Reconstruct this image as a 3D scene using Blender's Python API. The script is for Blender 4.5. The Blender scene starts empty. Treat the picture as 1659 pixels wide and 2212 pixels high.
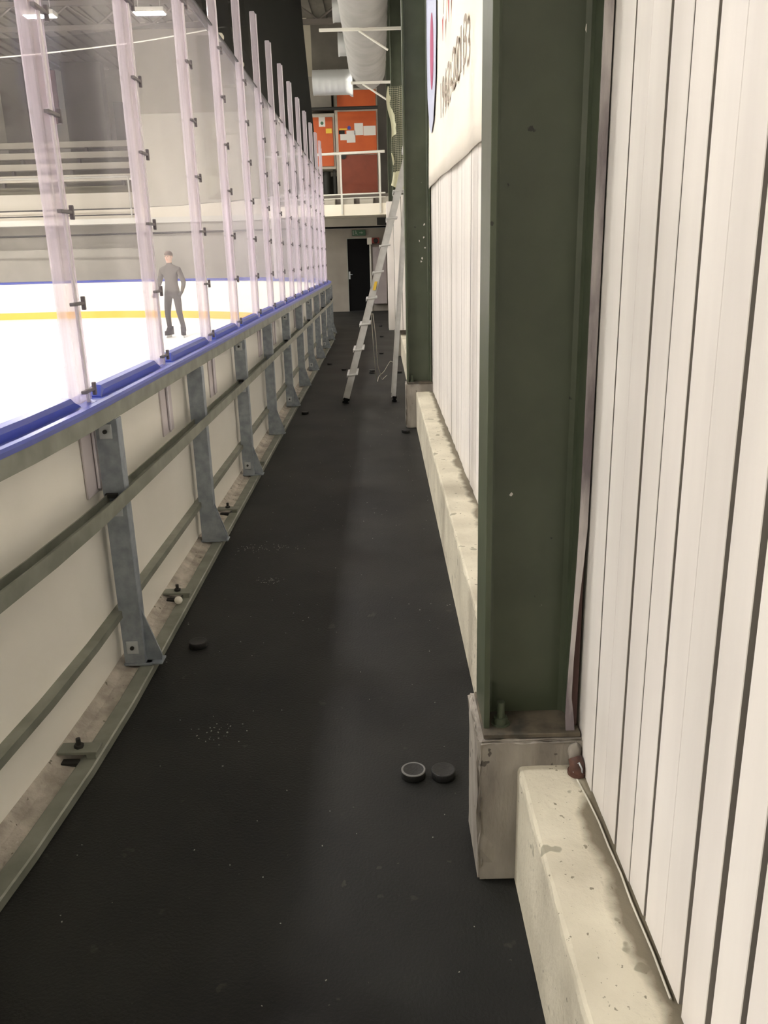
import bpy, bmesh, math, random
from mathutils import Vector, Matrix
random.seed(7)
C = bpy.context.scene.collection

# ------------------------------------------------------------------ camera
cam_data = bpy.data.cameras.new('camera')
cam = bpy.data.objects.new('camera', cam_data); C.objects.link(cam)
f, cx, cy, EYE = 1789.0, 829.5, 1106.0, 1.57
dn = Vector((980-cx, 6912-cy, f)).normalized()
fw = Vector((820-cx, 556-cy, f)).normalized()
up = -dn
fw = (fw - up*fw.dot(up)).normalized()
rt = fw.cross(up)
if rt.x < 0: rt = -rt
# rows = world axes expressed in (image right, image down, view) space
Rm = Matrix((rt, fw, up))
cr = Rm @ Vector((1, 0, 0)); cu = -(Rm @ Vector((0, 1, 0))); cb = -(Rm @ Vector((0, 0, 1)))
M = Matrix(((cr.x, cu.x, cb.x, 0), (cr.y, cu.y, cb.y, 0), (cr.z, cu.z, cb.z, EYE), (0, 0, 0, 1)))
cam.matrix_world = M
cam_data.sensor_fit = 'HORIZONTAL'; cam_data.sensor_width = 36.0
cam_data.lens = f*36.0/1659.0
cam_data.clip_start = 0.05; cam_data.clip_end = 200
bpy.context.scene.camera = cam

# ------------------------------------------------------------------ world, exposure
w = bpy.data.worlds.new('world'); bpy.context.scene.world = w; w.use_nodes = True
w.node_tree.nodes['Background'].inputs[0].default_value = (1.0, 0.95, 0.88, 1)
w.node_tree.nodes['Background'].inputs[1].default_value = 0.10
vs = bpy.context.scene.view_settings
vs.view_transform = 'Standard'; vs.look = 'None'; vs.exposure = 1.72; vs.gamma = 1.0; vs.use_curve_mapping = False
bpy.context.scene.cycles.transparent_max_bounces = 32
LAMP = 190.0          # radiance of the high-bay diffusers

# ------------------------------------------------------------------ materials
def hexmat(name, col, rough=0.6, metal=0.0, spec=0.5):
    m = bpy.data.materials.new(name); m.use_nodes = True
    b = m.node_tree.nodes['Principled BSDF']
    b.inputs['Base Color'].default_value = (*col, 1); b.inputs['Roughness'].default_value = rough
    b.inputs['Metallic'].default_value = metal; b.inputs['Specular IOR Level'].default_value = spec
    return m
def noisy(name, c1, c2, scale=8, rough=0.6, metal=0.0, detail=6, lo=0.35, hi=0.65, bump=0.0, bscale=None,
          stretch=(1, 1, 1), specks=None, spec=0.5, rough2=None):
    m = hexmat(name, c1, rough, metal, spec); nt = m.node_tree; N = nt.nodes; L = nt.links
    b = N['Principled BSDF']
    tc = N.new('ShaderNodeTexCoord'); mp = N.new('ShaderNodeMapping'); mp.inputs['Scale'].default_value = stretch
    L.new(tc.outputs['Object'], mp.inputs[0])
    n = N.new('ShaderNodeTexNoise'); n.inputs['Scale'].default_value = scale; n.inputs['Detail'].default_value = detail
    L.new(mp.outputs[0], n.inputs['Vector'])
    r = N.new('ShaderNodeValToRGB'); r.color_ramp.elements[0].position = lo; r.color_ramp.elements[1].position = hi
    r.color_ramp.elements[0].color = (*c1, 1); r.color_ramp.elements[1].color = (*c2, 1)
    L.new(n.outputs['Fac'], r.inputs[0]); out = r.outputs[0]
    if specks:
        for (sc, thr, colr) in specks:
            n2 = N.new('ShaderNodeTexNoise'); n2.inputs['Scale'].default_value = sc; n2.inputs['Detail'].default_value = 3
            L.new(tc.outputs['Object'], n2.inputs['Vector'])
            r2 = N.new('ShaderNodeValToRGB'); r2.color_ramp.elements[0].position = thr; r2.color_ramp.elements[1].position = thr+0.02
            L.new(n2.outputs['Fac'], r2.inputs[0])
            mx = N.new('ShaderNodeMixRGB'); mx.inputs[2].default_value = (*colr, 1)
            L.new(r2.outputs[0], mx.inputs[0]); L.new(out, mx.inputs[1]); out = mx.outputs[0]
    L.new(out, b.inputs['Base Color'])
    if rough2 is not None:
        mr = N.new('ShaderNodeMapRange'); mr.inputs[3].default_value = rough; mr.inputs[4].default_value = rough2
        L.new(n.outputs['Fac'], mr.inputs[0]); L.new(mr.outputs[0], b.inputs['Roughness'])
    if bump:
        n3 = N.new('ShaderNodeTexNoise'); n3.inputs['Scale'].default_value = bscale or scale*4; n3.inputs['Detail'].default_value = 5
        L.new(mp.outputs[0], n3.inputs['Vector'])
        bp = N.new('ShaderNodeBump'); bp.inputs['Strength'].default_value = bump; bp.inputs['Distance'].default_value = 0.01
        L.new(n3.outputs['Fac'], bp.inputs['Height']); L.new(bp.outputs[0], b.inputs['Normal'])
    return m

M_rubber = noisy('black_rubber', (0.0058, 0.0064, 0.0062), (0.0138, 0.0142, 0.0122), 1.6, 0.66, bump=0.25, bscale=120, spec=0.32,
                 specks=[(70, 0.735, (0.06, 0.06, 0.05)), (9.0, 0.70, (0.026, 0.026, 0.021)), (17.0, 0.72, (0.034, 0.033, 0.027))], rough2=0.52)
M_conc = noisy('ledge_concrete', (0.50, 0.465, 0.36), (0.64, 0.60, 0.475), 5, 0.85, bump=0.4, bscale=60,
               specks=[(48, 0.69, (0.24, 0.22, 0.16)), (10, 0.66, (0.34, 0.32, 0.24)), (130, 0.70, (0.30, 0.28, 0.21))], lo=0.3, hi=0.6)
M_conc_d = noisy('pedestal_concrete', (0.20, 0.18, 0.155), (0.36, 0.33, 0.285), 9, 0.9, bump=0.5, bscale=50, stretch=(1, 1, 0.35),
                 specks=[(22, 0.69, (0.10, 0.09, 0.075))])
M_green = noisy('green_paint', (0.058, 0.071, 0.043), (0.078, 0.094, 0.059), 4, 0.36, bump=0.05, bscale=30,
                specks=[(60, 0.77, (0.35, 0.35, 0.29)), (26, 0.745, (0.02, 0.02, 0.015))])
M_plank = noisy('white_planks', (0.72, 0.685, 0.64), (0.80, 0.765, 0.715), 3, 0.5, stretch=(1, 3, 0.4), bump=0.08, bscale=12)
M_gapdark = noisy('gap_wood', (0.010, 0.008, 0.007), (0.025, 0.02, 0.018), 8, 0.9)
M_maroon = noisy('maroon_wood', (0.055, 0.025, 0.022), (0.11, 0.06, 0.055), 14, 0.8, stretch=(1, 1, 0.2))
M_peeled = noisy('peeled_board', (0.20, 0.17, 0.18), (0.58, 0.54, 0.52), 12, 0.8, stretch=(1, 1, 0.25), lo=0.4, hi=0.6, bump=0.3)
M_board = noisy('board_plastic', (0.83, 0.805, 0.73), (0.88, 0.855, 0.78), 2, 0.28)
M_kick = hexmat('yellow_kick', (0.85, 0.50, 0.06), 0.4)
M_blue = hexmat('blue_plastic', (0.045, 0.07, 0.36), 0.32)
M_galv = noisy('galvanised_steel', (0.25, 0.285, 0.325), (0.36, 0.40, 0.44), 22, 0.45, 0.35, bump=0.05)
M_rail = noisy('rail_steel', (0.19, 0.20, 0.165), (0.27, 0.28, 0.235), 9, 0.5, 0.3)
M_clip = hexmat('bright_zinc', (0.52, 0.56, 0.58), 0.4, 0.3)
M_dark = hexmat('dark_iron', (0.03, 0.03, 0.027), 0.6, 0.3)
M_grit = noisy('gritty_sill', (0.30, 0.27, 0.23), (0.50, 0.46, 0.40), 14, 0.9, bump=0.6, bscale=70, specks=[(30, 0.68, (0.14, 0.13, 0.1))])
M_ice = noisy('ice', (0.86, 0.87, 0.85), (0.92, 0.92, 0.90), 1.2, 0.35, spec=0.4)
M_wall = noisy('painted_wall', (0.46, 0.42, 0.34), (0.52, 0.48, 0.39), 2, 0.8)
M_wallg = noisy('grey_blockwork', (0.47, 0.445, 0.38), (0.55, 0.52, 0.45), 1.5, 0.85)
M_cream = noisy('cream_wall', (0.86, 0.80, 0.66), (0.90, 0.84, 0.71), 1.5, 0.8)
M_ceil = noisy('dark_ceiling', (0.17, 0.155, 0.13), (0.25, 0.23, 0.195), 1.2, 0.9)
M_truss = hexmat('truss_paint', (0.16, 0.14, 0.12), 0.7)
M_duct = noisy('grey_duct', (0.36, 0.35, 0.33), (0.44, 0.43, 0.41), 3, 0.55, 0.2)
M_silver = hexmat('spiral_duct', (0.82, 0.84, 0.84), 0.36, 0.75)
M_orange = noisy('orange_panel', (0.50, 0.085, 0.014), (0.56, 0.105, 0.018), 3, 0.45)
M_orange_shade = noisy('shaded_orange_panel', (0.21, 0.046, 0.022), (0.26, 0.058, 0.028), 3, 0.55)  # lower panel's orange with its shading put into the colour
M_white = hexmat('white_paint', (0.78, 0.76, 0.68), 0.5)
M_paper = hexmat('paper', (0.72, 0.70, 0.66), 0.7)
M_yellow = hexmat('yellow_label', (0.75, 0.50, 0.05), 0.6)
M_black = hexmat('deep_black', (0.002, 0.002, 0.0022), 0.7, spec=0.15)
M_puck = noisy('puck_rubber', (0.007, 0.007, 0.007), (0.017, 0.017, 0.016), 60, 0.55, bump=0.2, bscale=200)
M_puckw = hexmat('worn_puck_rim', (0.17, 0.17, 0.165), 0.5)
M_alu = noisy('aluminium', (0.52, 0.52, 0.50), (0.62, 0.62, 0.60), 12, 0.42, 0.35)
M_rope = hexmat('pale_cord', (0.55, 0.53, 0.45), 0.8)
M_green_sign = hexmat('green_sign', (0.04, 0.12, 0.06), 0.5)
M_red = hexmat('red_paint', (0.25, 0.03, 0.02), 0.5)
M_banner = noisy('banner_cloth', (0.86, 0.80, 0.69), (0.89, 0.83, 0.73), 2, 0.7, bump=0.2, bscale=4)
M_ink = hexmat('faded_ink', (0.34, 0.28, 0.23), 0.7)
M_pink = hexmat('magenta_print', (0.38, 0.07, 0.16), 0.7)
M_redp = hexmat('red_print', (0.50, 0.10, 0.10), 0.7)
M_pale = hexmat('pale_blue_print', (0.52, 0.55, 0.70), 0.7)
M_glove = hexmat('black_glove', (0.03, 0.03, 0.03), 0.7)
M_rust = noisy('rusty_pipe', (0.035, 0.014, 0.010), (0.11, 0.05, 0.035), 30, 0.6)
M_window = hexmat('dark_window', (0.02, 0.02, 0.02), 0.3)
M_skin = hexmat('skin', (0.55, 0.36, 0.27), 0.6)
M_jacket = noisy('grey_jacket', (0.08, 0.07, 0.06), (0.11, 0.10, 0.085), 8, 0.85)
M_trouser = noisy('dark_trousers', (0.018, 0.016, 0.014), (0.035, 0.032, 0.028), 8, 0.85)
M_hair = hexmat('brown_hair', (0.09, 0.06, 0.04), 0.7)

def glass_mat(name, tint, haze, hcol, graze=0.42):
    m = bpy.data.materials.new(name); m.use_nodes = True; nt = m.node_tree; N = nt.nodes; L = nt.links
    N.remove(N['Principled BSDF']); out = N['Material Output']
    tr = N.new('ShaderNodeBsdfTransparent'); tr.inputs[0].default_value = (*tint, 1)
    di = N.new('ShaderNodeBsdfDiffuse'); di.inputs[0].default_value = (*hcol, 1)
    gl = N.new('ShaderNodeBsdfGlossy'); gl.inputs['Roughness'].default_value = 0.04
    ge = N.new('ShaderNodeNewGeometry'); dp = N.new('ShaderNodeVectorMath'); dp.operation = 'DOT_PRODUCT'
    L.new(ge.outputs['Incoming'], dp.inputs[0]); L.new(ge.outputs['True Normal'], dp.inputs[1])
    ab = N.new('ShaderNodeMath'); ab.operation = 'ABSOLUTE'; L.new(dp.outputs['Value'], ab.inputs[0])
    iv = N.new('ShaderNodeMath'); iv.operation = 'SUBTRACT'; iv.inputs[0].default_value = 1.0; L.new(ab.outputs[0], iv.inputs[1])
    pw = N.new('ShaderNodeMath'); pw.operation = 'POWER'; pw.inputs[1].default_value = 5.0; L.new(iv.outputs[0], pw.inputs[0])
    fr = N.new('ShaderNodeMath'); fr.operation = 'MULTIPLY_ADD'; fr.inputs[1].default_value = 0.22; fr.inputs[2].default_value = 0.02; L.new(pw.outputs[0], fr.inputs[0])
    m1 = N.new('ShaderNodeMixShader'); m1.inputs[0].default_value = haze
    p2 = N.new('ShaderNodeMath'); p2.operation = 'POWER'; p2.inputs[1].default_value = 6.0; hz = N.new('ShaderNodeMath'); hz.operation = 'MULTIPLY_ADD'; hz.inputs[1].default_value = graze; hz.inputs[2].default_value = haze
    m2 = N.new('ShaderNodeMixShader')
    L.new(iv.outputs[0], p2.inputs[0]); L.new(p2.outputs[0], hz.inputs[0]); L.new(hz.outputs[0], m1.inputs[0])
    L.new(tr.outputs[0], m1.inputs[1]); L.new(di.outputs[0], m1.inputs[2])
    L.new(fr.outputs[0], m2.inputs[0]); L.new(m1.outputs[0], m2.inputs[1]); L.new(gl.outputs[0], m2.inputs[2])
    L.new(m2.outputs[0], out.inputs[0]); return m
M_glass = glass_mat('rink_glass', (0.975, 0.97, 0.985), 0.035, (0.80, 0.76, 0.86))
M_frost = glass_mat('frosted_acrylic', (0.90, 0.87, 0.91), 0.34, (0.80, 0.73, 0.79), 0.10)

def net_mat():
    # knotted black netting: the share of a sight line that threads block grows with slant
    m = bpy.data.materials.new('black_netting'); m.use_nodes = True; nt = m.node_tree; N = nt.nodes; L = nt.links
    b = N['Principled BSDF']; b.inputs['Base Color'].default_value = (0.006, 0.0065, 0.0045, 1); b.inputs['Specular IOR Level'].default_value = 0.1; b.inputs['Roughness'].default_value = 0.9
    tr = N.new('ShaderNodeBsdfTransparent')
    g = N.new('ShaderNodeNewGeometry'); d = N.new('ShaderNodeVectorMath'); d.operation = 'DOT_PRODUCT'
    L.new(g.outputs['Incoming'], d.inputs[0]); L.new(g.outputs['True Normal'], d.inputs[1])
    ab = N.new('ShaderNodeMath'); ab.operation = 'ABSOLUTE'; L.new(d.outputs['Value'], ab.inputs[0])
    mxm = N.new('ShaderNodeMath'); mxm.operation = 'MAXIMUM'; mxm.inputs[1].default_value = 0.02; L.new(ab.outputs[0], mxm.inputs[0])
    iv = N.new('ShaderNodeMath'); iv.operation = 'DIVIDE'; iv.inputs[0].default_value = 1.0; L.new(mxm.outputs[0], iv.inputs[1])
    pw = N.new('ShaderNodeMath'); pw.operation = 'POWER'; pw.inputs[0].default_value = 0.74; L.new(iv.outputs[0], pw.inputs[1])
    mx = N.new('ShaderNodeMixShader'); L.new(pw.outputs[0], mx.inputs[0]); L.new(b.outputs[0], mx.inputs[1]); L.new(tr.outputs[0], mx.inputs[2])
    L.new(mx.outputs[0], N['Material Output'].inputs[0]); return m
M_net = net_mat()
def cloth_net():
    # coarse open-weave sacking: threads with holes
    m = noisy('open_sacking', (0.50, 0.50, 0.35), (0.62, 0.61, 0.44), 5, 0.9); nt = m.node_tree; N = nt.nodes; L = nt.links
    tc = N.new('ShaderNodeTexCoord'); ck = N.new('ShaderNodeTexBrick'); ck.offset = 0.0
    ck.inputs['Scale'].default_value = 26; ck.inputs['Mortar Size'].default_value = 0.055; ck.inputs['Brick Width'].default_value = 1.0
    ck.inputs['Row Height'].default_value = 1.0
    L.new(tc.outputs['UV'], ck.inputs['Vector'])
    L.new(ck.outputs['Fac'], N['Principled BSDF'].inputs['Alpha'])
    n = N.new('ShaderNodeTexNoise'); n.inputs['Scale'].default_value = 2.0; L.new(tc.outputs['Object'], n.inputs['Vector'])
    a = N.new('ShaderNodeMath'); a.operation = 'MAXIMUM'; g = N.new('ShaderNodeMath'); g.operation = 'GREATER_THAN'; g.inputs[1].default_value = 0.46
    L.new(n.outputs['Fac'], g.inputs[0]); L.new(g.outputs[0], a.inputs[0]); L.new(ck.outputs['Fac'], a.inputs[1])
    L.new(a.outputs[0], N['Principled BSDF'].inputs['Alpha']); return m
M_sack = cloth_net()

def emis(name, col, s):
    m = bpy.data.materials.new(name); m.use_nodes = True; N = m.node_tree.nodes
    b = N['Principled BSDF']; b.inputs['Base Color'].default_value = (0.8, 0.8, 0.8, 1)
    b.inputs['Emission Color'].default_value = (*col, 1); b.inputs['Emission Strength'].default_value = s
    return m
M_lamp = emis('lamp_diffuser', (1.0, 0.955, 0.875), LAMP)
M_lamp2 = emis('small_lamp_diffuser', (1.0, 0.93, 0.82), 40.0)

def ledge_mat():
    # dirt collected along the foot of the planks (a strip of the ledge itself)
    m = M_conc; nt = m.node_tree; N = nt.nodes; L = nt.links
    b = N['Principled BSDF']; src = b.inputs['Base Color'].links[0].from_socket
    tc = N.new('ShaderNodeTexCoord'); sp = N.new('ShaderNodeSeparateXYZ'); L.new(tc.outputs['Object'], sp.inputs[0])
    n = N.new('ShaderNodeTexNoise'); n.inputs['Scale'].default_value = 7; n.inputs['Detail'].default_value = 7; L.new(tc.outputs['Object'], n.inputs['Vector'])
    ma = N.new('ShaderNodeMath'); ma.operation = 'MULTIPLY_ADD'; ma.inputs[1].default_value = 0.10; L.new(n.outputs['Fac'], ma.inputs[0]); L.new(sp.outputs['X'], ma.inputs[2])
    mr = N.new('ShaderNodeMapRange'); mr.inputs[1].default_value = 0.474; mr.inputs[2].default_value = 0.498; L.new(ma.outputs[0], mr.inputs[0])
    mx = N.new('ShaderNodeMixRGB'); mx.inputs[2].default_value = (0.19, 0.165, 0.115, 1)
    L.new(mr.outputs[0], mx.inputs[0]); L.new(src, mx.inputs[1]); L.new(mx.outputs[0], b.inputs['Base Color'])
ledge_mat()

# ------------------------------------------------------------------ mesh helpers
class MB:
    def __init__(s): s.v = []; s.f = []; s.m = []; s.smooth = []
    def add(s, vs_, fs, mi=0, sm=False):
        o = len(s.v); s.v += [tuple(p) for p in vs_]
        for q in fs: s.f.append([o+i for i in q]); s.m.append(mi); s.smooth.append(sm)
        return s
    def box(s, a, b, mi=0, T=None):
        x0, y0, z0 = a; x1, y1, z1 = b
        P = [(x0,y0,z0),(x1,y0,z0),(x1,y1,z0),(x0,y1,z0),(x0,y0,z1),(x1,y0,z1),(x1,y1,z1),(x0,y1,z1)]
        if T is not None: P = [tuple(T @ Vector(p)) for p in P]
        return s.add(P, [(0,3,2,1),(4,5,6,7),(0,1,5,4),(1,2,6,5),(2,3,7,6),(3,0,4,7)], mi)
    def bevbox(s, a, b, r=0.004, mi=0, T=None):
        bm = bmesh.new(); bmesh.ops.create_cube(bm, size=1)
        for v in bm.verts:
            v.co = Vector(((a[0]+b[0])/2+v.co.x*(b[0]-a[0]), (a[1]+b[1])/2+v.co.y*(b[1]-a[1]), (a[2]+b[2])/2+v.co.z*(b[2]-a[2])))
        bmesh.ops.bevel(bm, geom=bm.edges[:], offset=r, segments=2, affect='EDGES', profile=0.5)
        return s.bm(bm, mi, T)
    def bm(s, bm, mi=0, T=None, sm=False):
        bm.verts.index_update()
        P = [(T @ v.co) if T is not None else v.co.copy() for v in bm.verts]
        s.add(P, [[v.index for v in q.verts] for q in bm.faces], mi, sm); bm.free(); return s
    def prism(s, poly, h0, h1, axis='z', mi=0, T=None):
        def mk(p, h):
            if axis == 'z': return (p[0], p[1], h)
            if axis == 'y': return (p[0], h, p[1])
            return (h, p[0], p[1])
        n = len(poly); P = [mk(p, h0) for p in poly]+[mk(p, h1) for p in poly]
        if T is not None: P = [tuple(T @ Vector(p)) for p in P]
        F = [list(range(n))[::-1], list(range(n, 2*n))]+[(i, (i+1) % n, n+(i+1) % n, n+i) for i in range(n)]
        return s.add(P, F, mi)
    def tube(s, pts, r, seg=10, mi=0, caps=True):
        pts = [Vector(p) for p in pts]; rs = r if isinstance(r, (list, tuple)) else [r]*len(pts)
        P = []; F = []; u = None
        for i, p in enumerate(pts):
            t = (pts[min(i+1, len(pts)-1)]-pts[max(i-1, 0)]).normalized()
            if u is None:
                a = Vector((0, 0, 1)) if abs(t.z) < 0.9 else Vector((1, 0, 0)); u = t.cross(a).normalized()
            else: u = (u-t*u.dot(t)).normalized()
            w_ = t.cross(u)
            for k in range(seg):
                an = 2*math.pi*k/seg; P.append(p+(u*math.cos(an)+w_*math.sin(an))*rs[i])
        for i in range(len(pts)-1):
            for k in range(seg):
                a = i*seg+k; b = i*seg+(k+1) % seg; F.append((a, b, b+seg, a+seg))
        s.add(P, F, mi, True)
        if caps: 
            n = len(pts)*seg
            s.add(P[:seg], [list(range(seg))[::-1]], mi); s.add(P[-seg:], [list(range(seg))], mi)
        return s
    def lathe(s, prof, c=(0, 0, 0), seg=32, mi=0, sm=True):
        P = []; F = []
        for (r, z) in prof:
            for k in range(seg):
                a = 2*math.pi*k/seg; P.append((c[0]+r*math.cos(a), c[1]+r*math.sin(a), c[2]+z))
        for i in range(len(prof)-1):
            for k in range(seg):
                a = i*seg+k; b = i*seg+(k+1) % seg; F.append((a, b, b+seg, a+seg))
        s.add(P, F, mi, sm); return s
    def build(s, name, mats, parent=None):
        me = bpy.data.meshes.new(name); me.from_pydata(s.v, [], s.f)
        mats = mats if isinstance(mats, (list, tuple)) else [mats]
        for m in mats: me.materials.append(m)
        me.polygons.foreach_set('material_index', s.m); me.polygons.foreach_set('use_smooth', s.smooth)
        bm = bmesh.new(); bm.from_mesh(me); bmesh.ops.recalc_face_normals(bm, faces=bm.faces[:]); bm.to_mesh(me); bm.free(); me.update()
        o = bpy.data.objects.new(name, me); C.objects.link(o)
        if parent: o.parent = parent; o.matrix_parent_inverse = Matrix.Identity(4)
        return o
def tag(o, label=None, cat=None, group=None, kind=None):
    if label: o['label'] = label
    if cat: o['category'] = cat
    if group: o['group'] = group
    if kind: o['kind'] = kind
    return o
def empty(name, loc, rz=0.0):
    o = bpy.data.objects.new(name, None); C.objects.link(o); o.location = loc; o.rotation_euler = (0, 0, rz)
    o.empty_display_size = 0.05; return o
def struct(mb, name, m, label=None): return tag(mb.build(name, m), label, kind='structure')
def copy_tree(o, parent=None):
    c = o.copy(); C.objects.link(c); c.parent = parent
    for ch in [x for x in bpy.data.objects if x.parent == o]: copy_tree(ch, c)
    return c
def children(o): return [x for x in bpy.data.objects if x.parent == o]

# ------------------------------------------------------------------ the line of the boards: straight, then a 9 m corner, then the far end
R9, YC = 9.0, 17.2
def bend(y): return -0.045*(2.9-y)**2 if y < 2.9 else 0.0
def frame(s):
    """point on the reference line (x=-1) at running metre s, its outward normal and tangent"""
    if s <= YC:
        return Vector((-1.0+(bend(s) if s > -3 else bend(-3)), s, 0)), Vector((1, 0, 0)), Vector((0, 1, 0))
    a = (s-YC)/R9
    if a < math.pi/2:
        n = Vector((math.cos(a), math.sin(a), 0)); return Vector((-10, YC, 0))+n*R9, n, Vector((-math.sin(a), math.cos(a), 0))
    d = s-YC-R9*math.pi/2
    return Vector((-10-d, YC+R9, 0)), Vector((0, 1, 0)), Vector((-1, 0, 0))
SEND = YC+R9*math.pi/2+14
def span(s0, s1, step=0.4):
    out = [s0]; s_ = s0
    while s_ < s1-1e-6:
        st = step if (s_ < 3 or YC-0.5 < s_ < 32) else 1.5
        s_ = min(s1, s_+st); out.append(s_)
    return out
def sweep(mb, prof, ss, mi=0, cap=True):
    n = len(prof); P = []; F = []
    for s_ in ss:
        p, nn, t = frame(s_)
        for (a, z) in prof: P.append(p+nn*a+Vector((0, 0, z)))
    for i in range(len(ss)-1):
        for k in range(n):
            a = i*n+k; b = i*n+(k+1) % n; F.append((a, b, b+n, a+n))
    if cap: F.append(list(range(n))[::-1]); F.append([(len(ss)-1)*n+k for k in range(n)])
    mb.add(P, F, mi); return mb
def at(s_, off=0.0, z=0.0):
    p, nn, t = frame(s_); return p+nn*off+Vector((0, 0, z)), math.atan2(-t.x, t.y)

# ------------------------------------------------------------------ the setting
mb = MB(); mb.add([(-1.06, -5, 0), (0.6, -5, 0), (0.6, 26.1, 0), (-1.06, 26.1, 0)], [(0, 1, 2, 3)])
mb.add([(-12, 17.2, -0.002), (-1.06, 17.2, -0.002), (-1.06, 28, -0.002), (-12, 28, -0.002)], [(0, 1, 2, 3)])
struct(mb, 'floor', M_rubber, 'black rubber matting floor of the walkway')
# ice: inside of the board line
mb = MB(); ring = [frame(s_)[0]+frame(s_)[1]*(-0.16) for s_ in span(-5, SEND, 0.5)]
ring = [Vector((-24, -5, 0))]+ring
mb.add([(p.x, p.y, 0.004) for p in ring], [list(range(len(ring)))])
tag(mb.build('floor', M_ice), 'bright white sheet of ice inside the boards', kind='structure')

mb = MB(); mb.prism([(0.315, 0), (0.6, 0), (0.6, 0.345), (0.335, 0.345), (0.322, 0.338), (0.313, 0.322)], -5, 26, 'y')
# subdivide a bit so the front edge can look worn
bm = bmesh.new()
prof = [(0.60, 0), (0.313, 0), (0.313, 0.11), (0.313, 0.22), (0.313, 0.330), (0.316, 0.340), (0.323, 0.345), (0.40, 0.346), (0.47, 0.345), (0.60, 0.345)]
ys = []; y = -5
while y < 26: ys.append(y); y += 0.04 if 0.3 < y < 8 else 0.25
ys.append(26)
rows = []
for y in ys:
    r_ = []
    for i, (x, z) in enumerate(prof):
        j = 0.0016 if 3 < i < 7 else 0
        r_.append(bm.verts.new((x+random.uniform(-j, j), y, z+(random.uniform(-j, j) if i > 1 else 0))))
    rows.append(r_)
for a, b in zip(rows, rows[1:]):
    for k in range(len(prof)-1): bm.faces.new((a[k], a[k+1], b[k+1], b[k]))
mb = MB(); mb.bm(bm)
struct(mb, 'trim_1', M_conc, 'low cream concrete ledge along the foot of the plank wall')

# plank wall: individual vertical boards as one wall surface
wide = {0.875: .010, 0.975: .010, 1.075: .009, 1.175: .003, 1.275: .008, 1.375: .0035, 1.475: .006, 1.575: .003, 1.675: .0045, 1.775: .002}
bounds = [round(0.075+0.1*k, 3) for k in range(-50, 259)]
gaps = {b: 1.7*wide.get(b, random.choice([.002, .003, .003, .005, .008])) for b in bounds}
def planks(mb, y0, y1, x=0.47, z0=0.352, z1=7.6):
    for a, b in zip(bounds, bounds[1:]):
        if b <= y0 or a >= y1: continue
        p = max(a+gaps[a]/2, y0); q = min(b-gaps[b]/2, y1)
        if q-p < 0.01: continue
        dx = random.uniform(-0.0015, 0.0015); zz = z0+random.uniform(-0.006, 0.008); c = 0.0012
        P = [(x+dx+0.033, p), (x+dx+c, p), (x+dx, p+c), (x+dx, q-c), (x+dx+c, q), (x+dx+0.033, q)]
        mb.prism(P, zz, z1, 'z')
        for q_ in (-6, -2): mb.m[q_] = 1  # plank sides: shade of the grooves painted in as a darker colour
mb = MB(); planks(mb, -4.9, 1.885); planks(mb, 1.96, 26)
struct(mb, 'wall_right', [M_plank, hexmat('shaded_plank_edge', (0.27, 0.245, 0.22), 0.9)], 'white painted vertical plank wall on the right')
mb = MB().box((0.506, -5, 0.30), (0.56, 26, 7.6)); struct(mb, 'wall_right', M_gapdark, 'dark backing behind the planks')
mb = MB().box((0.474, 1.86, 0.345), (0.490, 1.97, 7.6)); struct(mb, 'trim_2', M_maroon, 'dark maroon board behind the first green column')

# end wall of the walkway with the doorway
DY = 26.0
mb = MB(); mb.box((-3.0, DY, 0), (-0.96, DY+0.15, 2.40)); mb.box((-0.96, DY, 2.11), (-0.30, DY+0.15, 2.40)); mb.box((-0.30, DY, 0), (0.56, DY+0.15, 2.40))
struct(mb, 'wall_end', noisy('beige_wall', (0.31, 0.285, 0.245), (0.36, 0.33, 0.285), 2, 0.85), 'beige end wall with the dark doorway')
mb = MB().box((-3.0, DY-0.01, 2.405), (0.5, DY+0.1, 2.45)); struct(mb, 'trim_3', M_black, 'dark line above the end wall')
mb = MB().box((-3.0, DY-0.35, 2.45), (0.5, DY+0.2, 2.82)); struct(mb, 'trim_4', M_wallg, 'grey beam above the end wall')
dr = empty('door_1', (-0.63, DY+0.05, 0)); tag(dr, kind='structure')
mb = MB().box((-0.33, -0.02, 0.005), (0.33, 0.02, 2.11)); mb.build('doorway_dark', M_black, dr)  # near-black sheet: the dark of the open doorway put into its colour
fr = MB(); fr.box((-0.345, -0.075, 0), (-0.325, 0.0, 2.12)); fr.box((0.325, -0.075, 0), (0.345, 0, 2.12)); fr.box((-0.345, -0.075, 2.105), (0.345, 0, 2.125))
fr.build('door_frame', hexmat('grey_frame', (0.30, 0.32, 0.28), 0.6), dr)
hd = MB(); hd.bevbox((-0.315, -0.032, 0.95), (-0.265, -0.018, 1.17), 0.004); hd.tube([(-0.29, -0.03, 1.08), (-0.29, -0.075, 1.08), (-0.20, -0.078, 1.08)], 0.009)
tag(hd.build('door_handle', M_clip, dr), 'pale metal handle plate')
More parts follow.
